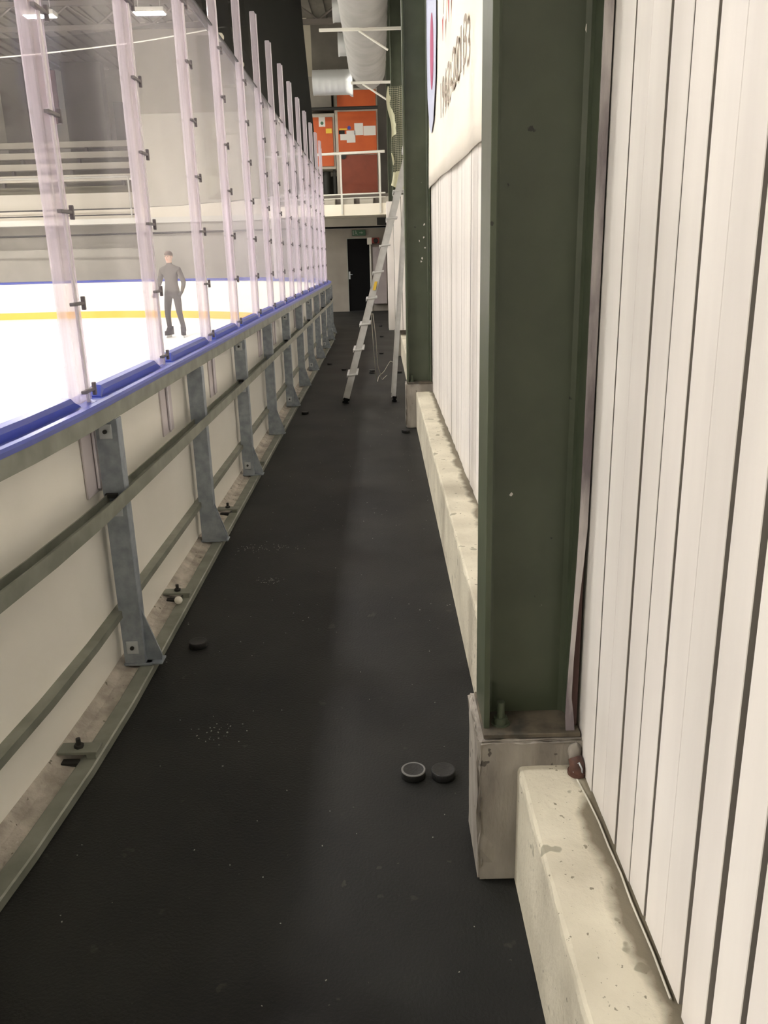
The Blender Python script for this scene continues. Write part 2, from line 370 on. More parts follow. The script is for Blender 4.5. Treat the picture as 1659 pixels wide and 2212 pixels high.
# high wall and surroundings
mb = MB().box((-30, 29.0, 0), (-7.6, 29.15, 2.85)); mb.box((-7.6, 28.0, 0), (-3.0, 28.15, 2.85)); struct(mb, 'wall_far', M_wallg, 'grey lower wall behind the far boards')
mb = MB().box((-7.6, 28.0, 2.85), (-1.9, 28.2, 5.95)); struct(mb, 'wall_far', M_cream, 'cream upper wall block beyond the glass')
mb = MB().box((-7.6, 28.05, 5.95), (-1.9, 28.2, 8.6)); struct(mb, 'wall_far', noisy('beige_top', (0.55, 0.50, 0.40), (0.62, 0.57, 0.46), 1, 0.8), 'grey top of the far wall')
mb = MB().box((-1.9, 28.0, 2.8), (0.6, 28.2, 8.6)); struct(mb, 'wall_far', M_ceil, 'dark wall behind the air handling units')
mb = MB().box((-30, 34, 2.5), (-7.6, 34.2, 8.6)); mb.box((-7.7, 28.2, 2.5), (-7.6, 34, 8.6)); struct(mb, 'wall_far', noisy('stand_wall', (0.48, 0.46, 0.39), (0.56, 0.53, 0.45), 1, 0.85), 'grey wall behind the spectator stand')
mb = MB().box((-30.2, -5, 0), (-30, 34, 8.6)); struct(mb, 'wall_left', M_wallg, 'far side wall of the hall')
mb = MB().box((-30, -5.2, 0), (0.6, -5, 8.6)); struct(mb, 'wall_back', M_wallg, 'wall behind the viewpoint')
mb = MB()
for k in range(76): mb.box((-30+k*0.4, -5, 8.4), (-30+k*0.4+0.2, 34, 8.46))
mb.box((-30, -5, 8.46), (0.6, 34, 8.6)); struct(mb, 'ceiling', M_ceil, 'dark profiled steel ceiling')

# roof trusses on the 6 m column grid
for i, y in enumerate((1.8, 7.9, 13.9, 19.9, 25.4)):
    mb = MB(); zt, zb = 8.36, 7.65
    mb.box((-30, y-0.06, zt-0.12), (0.45, y+0.06, zt)); mb.box((-30, y-0.06, zb), (0.45, y+0.06, zb+0.12))
    x = -30
    while x < -0.6:
        mb.tube([(x, y, zb+0.1), (x+0.75, y, zt-0.1), (x+1.5, y, zb+0.1)], 0.035, 6); x += 1.5
    tag(mb.build('roof_truss', M_truss), 'dark steel lattice truss under the ceiling', 'roof truss', 'roof trusses')

# ------------------------------------------------------------------ high-bay lights
lamp0 = None
for y in (-2.5, 3.3, 9.3, 15.3, 21.4):
    for x in (-5.1, -7.6, -13.5, -18.5):
        if lamp0 is None:
            lamp0 = empty('ceiling_light', (0, 0, 0))
            hb = MB().bevbox((-0.36, -0.16, 0.0), (0.36, 0.16, 0.10), 0.01); hb.tube([(-0.25, 0, 0.1), (-0.25, 0, 0.75)], 0.006, 6); hb.tube([(0.25, 0, 0.1), (0.25, 0, 0.75)], 0.006, 6)
            hb.build('housing', M_white, lamp0)
            MB().box((-0.33, -0.13, -0.008), (0.33, 0.13, 0.0)).build('diffuser', M_lamp, lamp0); l = lamp0
        else: l = copy_tree(lamp0)
        l.location = (x, y, 7.0)
        if (x, y) == (-5.1, 21.4): tag(l, 'glowing ceiling light above the rink, right one of the two in view', 'ceiling light')
        elif (x, y) == (-7.6, 21.4): tag(l, 'glowing ceiling light above the rink, left one of the two in view', 'ceiling light')
        else: tag(l, 'white high-bay ceiling light above the ice, out of view overhead', 'ceiling light', 'high-bay lights over the ice')
# ------------------------------------------------------------------ dasher boards
rb = empty('rink_boards', (-1.0, 3, 0)); tag(rb, 'long white rink boards with blue cap rail and steel frame along the walkway', 'rink boards')
rb.location = (0, 0, 0)
full = span(-4.9, SEND)
mb = MB(); sweep(mb, [(-0.10, 0.03), (-0.082, 0.03), (-0.082, 1.085), (-0.10, 1.085)], full); mb.build('board_panel', M_board, rb)
mb = MB(); sweep(mb, [(-0.165, 0.01), (-0.15, 0.01), (-0.15, 1.085), (-0.165, 1.085)], full); tag(mb.build('board_facing', hexmat('white_facing', (0.88, 0.86, 0.76), 0.35), rb), 'white ice side facing')
mb = MB(); sweep(mb, [(-0.178, 0.0), (-0.165, 0.0), (-0.165, 0.2), (-0.172, 0.205), (-0.178, 0.2)], full); mb.build('kick_plate', M_kick, rb)
mb = MB(); sweep(mb, [(0.015, 1.03), (0.019, 1.03), (0.019, 1.086), (-0.16, 1.086), (-0.16, 1.080), (0.015, 1.080)], full); mb.build('top_channel', M_rail, rb)
cap = [(0.022, 1.086), (0.022, 1.100), (0.014, 1.108), (-0.004, 1.110), (-0.016, 1.104), (-0.024, 1.094), (-0.055, 1.094), (-0.16, 1.094), (-0.175, 1.09), (-0.178, 1.045), (-0.168, 1.045), (-0.166, 1.086)]
mb = MB(); sweep(mb, cap, full); mb.build('cap_rail', M_blue, rb)
U = [(0.035, 0.715), (0.040, 0.715), (0.040, 0.768), (0.035, 0.768), (0.035, 0.720), (-0.035, 0.720), (-0.035, 0.748), (-0.040, 0.748), (-0.040, 0.715)]
mb = MB(); sweep(mb, U, full); mb.build('middle_rail', M_rail, rb)
mb = MB(); sweep(mb, [(-0.082, 0.243), (-0.042, 0.243), (-0.042, 0.272), (-0.082, 0.272)], full); mb.build('lower_rail', M_rail, rb)
mb = MB(); sweep(mb, [(0.0, 0.0), (0.055, 0.0), (0.060, 0.004), (0.060, 0.030), (0.055, 0.034), (0.004, 0.034), (0.0, 0.030)], full); mb.build('toe_plate', M_rail, rb)
mb = MB(); sweep(mb, [(-0.165, 0.0), (0.0, 0.0), (0.0, 0.022), (-0.05, 0.030), (-0.082, 0.055), (-0.165, 0.055)], full); tag(mb.build('sill', M_grit, rb), 'gritty pale sill strip')

# stanchion positions (running metre) and glazing strips between them
ST = [-1.7, -0.55, 0.6, 1.77, 2.99, 4.09, 5.27, 6.36, 7.45, 8.5, 9.55, 10.6, 11.6, 12.7, 13.8, 14.95, 16.05]
s_ = 17.15
while s_ < 25: ST.append(s_); s_ += 1.1
def glazing(a, b):
    mb = MB(); P = [(-0.056, 1.094), (-0.058, 1.118), (-0.070, 1.132), (-0.098, 1.136), (-0.112, 1.126), (-0.112, 1.094)]
    Q = [(x, 1.094+(z-1.094)*0.15) for x, z in P]
    ss = [a+0.11, a+0.16]+span(a+0.2, b-0.2, 0.5)[0:]+[b-0.16, b-0.11]
    n = len(P); V = []; F = []
    for i, s_ in enumerate(ss):
        pr = Q if i in (0, len(ss)-1) else P; p, nn, t = frame(s_)
        for (q, z) in pr: V.append(p+nn*q+Vector((0, 0, z)))
    for i in range(len(ss)-1):
        for k in range(n): F.append((i*n+k, i*n+(k+1) % n, (i+1)*n+(k+1) % n, (i+1)*n+k))
    F.append(list(range(n))[::-1]); F.append([(len(ss)-1)*n+k for k in range(n)])
    mb.add(V, F); return mb
for a, b in zip(ST, ST[1:]): glazing(a, b).build('glazing_strip', M_blue, rb)

# steel posts behind the boards, every 1.5 m
def post_parts(s0, fancy):
    p, rz = at(s0); T = Matrix.Translation(p) @ Matrix.Rotation(rz, 4, 'Z')
    mb = MB()
    # C-shaped post: front web with two returns
    mb.bevbox((-0.056, 0.0, 0.045), (0.026, 0.006, 1.03), 0.0015, T=T)
    mb.bevbox((0.020, 0.006, 0.045), (0.026, 0.058, 1.03), 0.0015, T=T)
    mb.box((-0.056, 0.006, 0.045), (-0.050, 0.058, 1.03), T=T)
    mb.bevbox((-0.06, -0.004, 0.034), (0.05, 0.07, 0.045), 0.002, T=T)
    o = mb.build('post', M_galv, rb)
    g = MB(); g.prism([(0.026, 0.045), (0.085, 0.045), (0.088, 0.065), (0.045, 0.20), (0.026, 0.26)], 0.026, 0.034, 'y', T=T)
    g.bevbox((0.026, 0.0, 0.036), (0.092, 0.065, 0.045), 0.002, T=T)
    if not fancy: g.prism([(0.026, 0.045), (0.085, 0.045), (0.088, 0.065), (0.045, 0.20), (0.026, 0.26)], -0.002, 0.004, 'y', T=T)
    g.build('gusset', M_galv, o)
    if fancy:
        for z in (0.115, 0.985):
            c = MB(); c.bevbox((-0.042, -0.006, z-0.028), (0.006, 0.0, z+0.028), 0.003, T=T)
            c.tube([T @ Vector((-0.018, -0.006, z)), T @ Vector((-0.018, -0.014, z))], 0.008, 8, mi=1)
            c.build('clip', [M_clip, M_dark], o)
        c = MB(); c.bevbox((-0.05, -0.006, 0.660), (0.01, 0.0, 0.705), 0.003, T=T); c.build('clip', M_clip, o)
        b_ = MB(); b_.bevbox((-0.045, -0.02, 0.735), (0.0, 0.0, 0.752), 0.002, T=T); b_.build('bolt', M_dark, o)
k = 0; s_ = 2.987-4.5-1.5
while s_ < 31.3:
    post_parts(s_, k % 2 == 0); s_ += 1.5 if s_ > 2.9 or s_ < 1.4 else 1.5; k += 1
# anchors on the toe plate between the posts
for s_ in (-0.4, 0.95, 2.37, 3.70, 5.08, 6.35, 7.81, 9.45, 10.9, 12.3, 13.7, 15.1, 16.5, 18, 19.4):
    p, rz = at(s_); T = Matrix.Translation(p) @ Matrix.Rotation(rz, 4, 'Z')
    a = MB(); a.bevbox((-0.075, -0.03, 0.050), (0.055, 0.03, 0.060), 0.002, T=T); a.box((0.02, -0.028, 0.03), (0.05, 0.028, 0.052), T=T)
    a.tube([T @ Vector((-0.012, 0.002, 0.05)), T @ Vector((-0.012, 0.002, 0.092))], 0.008, 8, mi=1)
    a.tube([T @ Vector((-0.012, 0.002, 0.060)), T @ Vector((-0.012, 0.002, 0.070))], 0.016, 6, mi=1)
    a.box((-0.055, -0.055, 0.020), (-0.002, -0.028, 0.036), 1, T=T)
    a.build('anchor', [M_rail, M_dark], rb)

# ------------------------------------------------------------------ stanchions and glass panes
words = ['nearest', 'second', 'third', 'fourth', 'fifth', 'sixth', 'seventh', 'eighth', 'ninth', 'tenth', 'eleventh', 'twelfth', 'thirteenth']
st0 = empty('stanchion', (0, 0, 0))
b_ = MB(); b_.bevbox((-0.118, -0.062, 1.095), (-0.072, 0.062, 3.71), 0.008); b_.build('upright', M_frost, st0)
b_ = MB(); b_.bevbox((-0.0815, -0.105, 0.755), (-0.074, 0.105, 1.025), 0.002); b_.bevbox((-0.075, 0.015, 0.755), (-0.070, 0.030, 1.025), 0.001); b_.build('reflection_band', hexmat('lavender_reflection', (0.60, 0.55, 0.565), 0.45), st0)  # lavender band: the post's reflection in the panel, painted in as a part
b_ = MB(); b_.bevbox((-0.071, -0.009, 0.77), (-0.062, 0.009, 3.70), 0.002); tag(b_.build('cover_strip', hexmat('white_profile', (0.72, 0.68, 0.72), 0.5), st0), 'pale narrow strip down the middle')
for i in range(7):
    z = 1.135+0.304*i
    c = MB(); c.bevbox((-0.070, -0.055, z-0.006), (-0.054, 0.060, z+0.006), 0.002)
    c.bevbox((-0.066, 0.046, z-0.024), (-0.052, 0.062, z+0.024), 0.003)
    c.build('clamp', hexmat('grey_clamp', (0.16, 0.145, 0.155), 0.5, 0.3) if i == 0 else bpy.data.materials['grey_clamp'], st0)
vis = [s_ for s_ in ST if s_ > 2.5]
for i, s_ in enumerate(ST):
    o = st0 if i == 0 else copy_tree(st0)
    p, rz = at(s_); o.location = p; o.rotation_euler = (0, 0, rz)
    if s_ < 2.5: tag(o, 'translucent glazing post nearer than the left edge of the photo', 'glazing post', 'glazing posts beside the viewpoint')
    else:
        j = vis.index(s_)
        if j < 9: tag(o, 'pale lavender translucent glazing post with dark clamps, %s post from the left edge' % ('first' if j == 0 else words[j]), 'glazing post')
        elif s_ < 17: tag(o, 'pale glazing post far along the straight boards, just before the corner', 'glazing post', 'glazing posts near the corner')
        else: tag(o, 'pale glazing post on the curved corner of the rink', 'glazing post', 'glazing posts on the corner')
for i, (a, b) in enumerate(zip(ST, ST[1:])):
    mb = MB(); sweep(mb, [(-0.101, 1.10), (-0.089, 1.10), (-0.089, 3.085), (-0.101, 3.085)], span(a+0.05, b-0.05, 0.5)); o = mb.build('glass_pane', M_glass)
    e = MB(); sweep(e, [(-0.103, 3.085), (-0.087, 3.085), (-0.087, 3.094), (-0.103, 3.094)], span(a+0.05, b-0.05, 0.5)); e.build('top_edge', M_dark, o)
    if b < 2.9: tag(o, 'clear rink glass pane beside the viewpoint, left of the photo', 'glass pane', 'glass panes beside the viewpoint')
    else:
        j = ST.index(b)-ST.index(vis[0])
        if j < 9: tag(o, 'clear rink glass pane, %s from the left edge of the photo' % ('first' if j == 0 else words[j]), 'glass pane')
        elif b < 17.2: tag(o, 'narrow-looking glass pane near the far end of the straight boards', 'glass pane', 'glass panes near the corner')
        else: tag(o, 'glass pane on the curved corner of the rink', 'glass pane', 'glass panes on the corner')

# safety net above the glass
mb = MB(); V = []; F = []; ss = span(-4.5, 33, 0.6)
lev = [(3.095, -0.150), (3.4, -0.18), (4.2, -0.23), (5.0, -0.27), (6.0, -0.32), (7.6, -0.40)]
for s_ in ss:
    p, nn, t = frame(s_)
    for (z, o_) in lev: V.append(p+nn*(o_+0.015*math.sin(s_*1.7+z))+Vector((0, 0, z)))
n = len(lev)
for i in range(len(ss)-1):
    for k in range(n-1): F.append((i*n+k, i*n+k+1, (i+1)*n+k+1, (i+1)*n+k))
mb.add(V, F, sm=True); nt_ = mb.build('safety_net', M_net); tag(nt_, 'dark safety net hanging above the rink glass', 'net')
mb = MB(); mb.tube([frame(s_)[0]+frame(s_)[1]*(-0.150)+Vector((0, 0, 3.10+0.008*math.sin(3*s_))) for s_ in ss], 0.006, 6); mb.build('edge_cord', M_dark, nt_)
for s_, z in ((6.8, 3.13), (7.75, 3.14), (10.6, 3.13)):
    p, rz = at(s_, -0.125, z); mb = MB(); mb.lathe([(0.0, -0.03), (0.018, -0.026), (0.03, -0.008), (0.03, 0.008), (0.018, 0.026), (0, 0.03)], (p.x, p.y, p.z), 12)
    mb.build('toggle', M_rope, nt_)

# ------------------------------------------------------------------ green columns on pedestals
col_lab = [('dark green steel column standing closest, filling the middle right', 'grey stained concrete pedestal under the closest green column'),
           ('dark green steel column behind the ladder, second along the wall', 'concrete pedestal under the second green column'),
           ('dark green steel column with pale sacking tied to it', 'concrete pedestal under the column with sacking'),
           ('green steel column farthest along the plank wall', 'concrete pedestal under the farthest green column')]
for i, y0 in enumerate((1.79, 7.80, 13.80, 19.80)):
    # pedestal
    bm = bmesh.new(); bmesh.ops.create_cube(bm, size=1)
    a = (0.216, y0, 0.0); b = (0.50, y0+0.24, 0.42)
    for v in bm.verts: v.co = Vector(((a[0]+b[0])/2+v.co.x*(b[0]-a[0]), (a[1]+b[1])/2+v.co.y*(b[1]-a[1]), (a[2]+b[2])/2+v.co.z*(b[2]-a[2])))
    bmesh.ops.bevel(bm, geom=bm.edges[:], offset=0.006, segments=2, affect='EDGES')
    bmesh.ops.subdivide_edges(bm, edges=bm.edges[:], cuts=7, use_grid_fill=True)
    rr = random.Random(i)
    for v in bm.verts:
        e = (abs(v.co.x-a[0]) < 0.012)+(abs(v.co.y-a[1]) < 0.012)+(abs(v.co.z-b[2]) < 0.012)
        k_ = 0.006 if e >= 2 else 0.0012
        if v.co.z > 0.01: v.co += Vector((rr.uniform(-k_, k_)*(v.co.x < 0.45), rr.uniform(-k_, k_), rr.uniform(-k_, k_*0.2)))
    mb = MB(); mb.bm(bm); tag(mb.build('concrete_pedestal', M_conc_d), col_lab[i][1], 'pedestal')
    # H column: flanges parallel to the walkway, web across
    o = empty('steel_column', (0.345, y0+0.12, 0.42)); tag(o, col_lab[i][0], 'column')
    X0, X1 = 0.232-0.345, 0.462-0.345; H_ = 7.25
    mb = MB(); hw = 0.085
    mb.bevbox((X0, -hw, 0.012), (X0+0.014, hw, H_), 0.0015); mb.bevbox((X1-0.014, -hw, 0.012), (X1, hw, H_), 0.0015)
    mb.box((X0+0.014, -0.005, 0.012), (X1-0.014, 0.005, H_))
    # root fillets
    for sx, xx in ((1, X0+0.014), (-1, X1-0.014)):
        for sy in (1, -1):
            mb.prism([(xx, sy*0.005), (xx+sx*0.016, sy*0.005), (xx+sx*0.005, sy*0.010), (xx, sy*0.021)], 0.012, H_, 'z')
    mb.build('column_shaft', M_green, o)
    mb = MB(); mb.bevbox((X0-0.004, -0.115, 0.001), (X1+0.006, 0.10, 0.013), 0.002); mb.build('base_plate', noisy('plate_grime%d' % i, (0.05, 0.045, 0.035), (0.14, 0.115, 0.08), 20, 0.8), o)
    for (bx, by) in ((X0+0.045, -0.062), (X0+0.045, 0.062)):
        mb = MB(); mb.tube([(bx, by, 0.012), (bx, by, 0.075)], 0.010, 12); mb.tube([(bx, by, 0.013), (bx, by, 0.031)], 0.019, 6); mb.tube([(bx, by, 0.012), (bx, by, 0.015)], 0.024, 16)
        mb.build('anchor_bolt', M_green, o)
    if i < 2:   # chips of bare paint
        rr = random.Random(30+i); spots = [(0.075, 1.55+0.38), (0.085, 1.93)] if i == 0 else [(0.02, 1.28), (0.06, 1.31), (0.07, 1.22), (0.065, 1.42), (0.035, 1.1), (0.045, 1.13)]
        if i == 0: spots = [(0.092, 1.585), (0.096, 1.60), (-0.045, 0.60)]
        for (sx, sz) in spots:
            mb = MB(); n = 9; P = []
            for k in range(n):
                an = 2*math.pi*k/n; r_ = rr.uniform(0.004, 0.010)*(0.5 if i == 0 and sz < 1 else 1); P.append((sx+math.cos(an)*r_, sz+math.sin(an)*r_*1.3))
            mb.prism(P, -0.0060, -0.0050, 'y'); mb.build('paint_chip', M_plank, o)

# peeled end board, pipe stub and rag by the closest column
mb = MB(); V = []; F = []
prof = [(0.40, 0.395, 1.868, 0.028), (0.50, 0.452, 1.850, 0.024), (0.70, 0.456, 1.852, 0.014), (0.92, 0.462, 1.858, 0.008), (1.2, 0.460, 1.868, 0.0), (1.8, 0.462, 1.872, 0.0), (2.4, 0.462, 1.875, 0.0), (3.0, 0.462, 1.875, 0.0), (5.0, 0.462, 1.875, 0)]
cs = [(1.800, 0.392, 0.447, 0.455), (1.808, 0.425, 0.434, 0.456), (1.812, 0.47, 0.4315, 0.452), (1.816, 0.52, 0.433, 0.446), (1.817, 0.62, 0.4365, 0.447), (1.818, 0.75, 0.441, 0.4525),
      (1.819, 0.88, 0.4445, 0.461), (1.820, 0.96, 0.446, 0.4655), (1.821, 1.2, 0.4475, 0.4665), (1.822, 1.5, 0.447, 0.467), (1.822, 1.8, 0.4485, 0.467), (1.822, 2.4, 0.447, 0.467), (1.822, 5, 0.447, 0.467)]
for (yy, z, x0, x1) in cs:
    for (x, y) in ((x0, yy-0.002), (x1, yy-0.002), (x1, yy+0.002), (x0, yy+0.002)): V.append((x, y, z))
for i in range(len(cs)-1):
    for k in range(4): F.append((i*4+k, i*4+(k+1) % 4, i*4+4+(k+1) % 4, i*4+4+k))
F.append((3, 2, 1, 0)); F.append(tuple((len(cs)-1)*4+k for k in range(4)))
mb.add(V, F); tag(mb.build('peeling_strip', M_peeled), 'scraped grey white strip peeling off between green column and planks', 'strip')
mb = MB(); mb.tube([(0.452, 1.752, 0.350), (0.452, 1.750, 0.372), (0.448, 1.762, 0.385)], [0.020, 0.019, 0.017], 14); mb.tube([(0.452, 1.752, 0.347), (0.452, 1.752, 0.356)], 0.023, 14)
mb.tube([(0.462, 1.740, 0.352), (0.458, 1.728, 0.375), (0.452, 1.735, 0.388), (0.449, 1.742, 0.380), (0.440, 1.738, 0.36)], 0.0022, 6, 1)
tag(mb.build('pipe_stub', [M_rust, M_clip]), 'small rusty brown pipe stub on the ledge beside the closest column', 'pipe')
mb = MB(); mb.tube([(0.445, 1.72, 0.352), (0.452, 1.64, 0.354), (0.458, 1.56, 0.352), (0.458, 1.48, 0.353), (0.462, 1.40, 0.352), (0.460, 1.32, 0.353), (0.464, 1.2, 0.352), (0.463, 1.1, 0.352)], 0.0022, 6)
tag(mb.build('thin_cable', M_rope), 'thin pale cable lying on the concrete ledge by the planks', 'cable')
mb = MB(); mb.bevbox((0.449, 1.8245, 0.436), (0.4635, 1.8262, 1.02), 0.0005)
mb.build('primer_patch', M_maroon, [o for o in bpy.data.objects if o.name == 'steel_column'][0]).location = (-0.345, -(1.79+0.12), -0.42)
# grout blob
mb = MB(); bm = bmesh.new(); bmesh.ops.create_icosphere(bm, subdivisions=3, radius=0.03)
for v in bm.verts: v.co = Vector((v.co.x*0.55, v.co.y*0.5, max(v.co.z, -0.02)*0.95))*random.uniform(0.9, 1.1)+Vector((0.452, 1.785, 0.385))
mb.bm(bm, sm=True); tag(mb.build('mortar_lump', M_conc_d), 'crumbled mortar lump between closest pedestal and planks', 'mortar')

# ------------------------------------------------------------------ banner
bn = empty('banner', (0.45, 6.0, 2.1)); tag(bn, 'white anniversary banner with faded writing hung on the plank wall', 'banner')
mb = MB(); V = []; F = []; ny, nz = 48, 24
for i in range(ny+1):
    y = 2.9+(7.82-2.9)*i/ny; zb = 2.045+0.10*((y-4)/4.0)+0.008*math.sin((y-3.2)*2.4)-(0.03*max(0, 4.35-y) if y < 4.35 else 0)
    for j in range(nz+1):
        t = j/nz; z = zb+(5.2-zb)*t; bul = 0.004*(1-t)**3*(1+math.sin(y*5.2))+0.004*math.sin(y*3+z*2)
        V.append((0.004-bul, y-6.0, z-2.1))
for i in range(ny):
    for j in range(nz): a = i*(nz+1)+j; F.append((a, a+1, a+nz+2, a+nz+1))
mb.add(V, F, sm=True); o = mb.build('cloth', M_banner, bn)
so = o.modifiers.new('solid', 'SOLIDIFY'); so.thickness = 0.002; so.offset = -1
def text_mesh(txt, name, mat, parent, y_left, z0, wdt, hgt, xo=-0.03):
    cu_ = bpy.data.curves.new(name, 'FONT'); cu_.body = txt; cu_.extrude = 0.02
    to = bpy.data.objects.new('tmp', cu_); C.objects.link(to); bpy.context.view_layer.update()
    me = bpy.data.meshes.new_from_object(to.evaluated_get(bpy.context.evaluated_depsgraph_get())); bpy.data.objects.remove(to)
    xs = [v.co.x for v in me.vertices]; zs = [v.co.y for v in me.vertices]
    for v in me.vertices:
        u = (v.co.x-min(xs))/(max(xs)-min(xs)); h = (v.co.y-min(zs))/(max(zs)-min(zs))
        v.co = Vector((xo+v.co.z*0.05, y_left-u*wdt-6.0, z0+h*hgt-2.1))
    me.materials.append(mat); ob = bpy.data.objects.new(name, me); C.objects.link(ob); ob.parent = parent; return ob
text_mesh('1963-2013', 'year_lettering', M_ink, bn, 6.15, 2.455, 1.75, 0.215, -0.012)
def flat(name, poly, mat, dx=0.0, label=None):
    mb = MB(); mb.prism([(p[0]-6.0, p[1]-2.1) for p in poly], -0.013-dx, -0.0115-dx, 'x'); o = mb.build(name, mat, bn)
    if label: tag(o, label)
def ell(cy_, cz, ry, rz_, n=28, pt=1.0): return [(cy_+ry*math.cos(2*math.pi*k/n), cz+rz_*(abs(math.sin(2*math.pi*k/n))**pt)*(1 if math.sin(2*math.pi*k/n) >= 0 else -1)) for k in range(n)]
flat('emblem_field', [(7.75, 3.9), (7.75, 3.15), (7.70, 2.85), (7.45, 2.58), (7.20, 2.50), (6.95, 2.56), (6.66, 2.80), (6.56, 3.1), (6.56, 3.9)], M_pale, 0, 'pale blue shield')
flat('emblem_core', ell(7.05, 3.05, 0.20, 0.26), M_pink, 0.0025, 'magenta oval')
flat('emblem_core', ell(7.05, 3.62, 0.24, 0.2), M_ink, 0.0025, 'dark oval')
for (yy, zb) in ((5.93, 2.875), (5.46, 2.87)):
    flat('large_letter', [(yy+0.05, zb+0.13), (yy, zb), (yy-0.05, zb+0.13)], M_redp, 0.0, 'red tip of a letter')
    flat('large_letter', [(yy-0.05, zb+0.15), (yy-0.16, zb+0.35), (yy-0.17, zb+0.9), (yy-0.20, zb+0.9), (yy-0.19, zb+0.34), (yy-0.08, zb+0.13)], M_ink, 0.0, 'dark outline of a letter')
flat('large_letter', [(5.50, 3.02), (5.52, 3.6), (5.49, 3.6), (5.47, 3.02)], M_ink, 0)

# ------------------------------------------------------------------ sacking on the third column
mb = MB(); V = []; F = []; n1, n2 = 12, 30
for j in range(n2+1):
    z = 2.62+(4.0-2.62)*j/n2; t = j/n2
    wl = 0.205+0.03*math.sin(t*5)+0.02*math.sin(t*13); wr = 0.44+0.02*math.sin(t*7)
    for i in range(n1+1):
        u = i/n1; V.append((wl+(wr-wl)*u, 13.70-0.03*math.sin(u*6+t*9)-0.02*math.sin(u*15+t*3), z-0.12*u*(1-t)))
for j in range(n2):
    for i in range(n1): a = j*(n1+1)+i; F.append((a, a+1, a+n1+2, a+n1+1))
mb.add(V, F, sm=True); o = mb.build('sacking', M_sack); tag(o, 'pale open-weave sacking draped on the third green column', 'cloth')
uv = o.data.uv_layers.new(name='uv')
for lp in o.data.loops:
    c_ = o.data.vertices[lp.vertex_index].co; uv.data[lp.index].uv = (c_.x*1.5, c_.z*1.5)
# white boarded casings past the third column
for nm, x0, x1, y0, z0, z1, lab in (('boarded_casing', 0.235, 0.465, 13.66, 0.43, 2.46, 'white boarded casing around the foot of the column with sacking'),
                               ('boarded_casing', 0.172, 0.465, 18.9, 0.0, 2.70, 'white boarded casing farther down the wall, left of the ladder top')):
    o = empty(nm, ((x0+x1)/2, y0, z0)); tag(o, lab, 'casing'); wd = (x1-x0)
    mb = MB()
    for k in range(2): mb.bevbox((-wd/2+k*wd/2+0.003, 0, 0), (-wd/2+(k+1)*wd/2-0.003, 0.02, z1-z0), 0.003)
    mb.bevbox((-wd/2, 0.02, 0), (-wd/2+0.02, 0.13 if y0 < 15 else 0.8, z1-z0), 0.003)
    mb.build('front_boards', M_plank, o)
    if y0 < 15: MB().box((-wd/2, 0.0, z1-z0), (wd/2, 0.13, z1-z0+0.02)).build('top_board', M_plank, o)

# ------------------------------------------------------------------ pucks
pk = empty('hockey_puck', (0, 0, 0))
b_ = MB(); r = 0.0381
b_.lathe([(0.0, 0), (r-0.002, 0), (r, 0.002), (r, 0.0234), (r-0.0012, 0.0254), (r-0.0045, 0.0254), (r-0.0055, 0.0250), (0.0, 0.0250)], seg=48); b_.build('puck_body', M_puck, pk)
worn_list = []
def puck(x, y, z, lab, worn=False, first=False):
    o = pk if first else copy_tree(pk)
    o.location = (x, y, z); o.rotation_euler = (0, 0, random.uniform(0, 6)); tag(o, lab, 'puck')
    if worn: worn_list.append(o)
    return o
def add_rim(o):
    if o:
        m = MB(); m.lathe([(r-0.0058, 0.0252), (r-0.004, 0.0260), (r-0.0015, 0.0262), (r+0.0004, 0.0245), (r+0.0004, 0.0225)], seg=48); tag(m.build('worn_rim', M_puckw, o), 'pale scuffed rim')
puck(0.066, 2.255, 0.0005, 'black hockey puck with a pale scuffed rim, left of the closest pair', True, True)
puck(0.160, 2.250, 0.0005, 'plain black hockey puck, right of the closest pair')
puck(-0.815, 3.215, 0.0005, 'black hockey puck alone on the floor near the board foot')
puck(0.205, 7.60, 0.0005, 'black hockey puck in front of the second pedestal')
puck(-0.83, 8.70, 0.0005, 'black hockey puck by the boards, nearer than the ladder')
puck(-0.15, 11.75, 0.0005, 'black hockey puck at the bottom of the stack between the ladder legs')
puck(-0.145, 11.76, 0.0265, 'black hockey puck on top of the stack between the ladder legs', True)
puck(-0.56, 12.17, 0.0005, 'black hockey puck just left of the ladder')
puck(-0.81, 12.88, 0.0005, 'black hockey puck by the boards, farther than the ladder')
puck(0.235, 11.75, 0.0005, 'black hockey puck behind the right ladder leg')
puck(-0.01, 14.2, 0.0005, 'black hockey puck behind the hanging cord')
puck(0.0, 17.3, 0.0005, 'black hockey puck second from the end wall')
puck(-0.02, 20.0, 0.0005, 'black hockey puck closest to the end wall')

for o in worn_list: add_rim(o)
# white ball by the toe plate
mb = MB(); bm = bmesh.new(); bmesh.ops.create_uvsphere(bm, u_segments=24, v_segments=16, radius=0.019)
mb.bm(bm, T=Matrix.Translation((-0.985, 3.60, 0.053)), sm=True); tag(mb.build('small_ball', M_white), 'small white ball lying at the foot of the boards', 'ball')

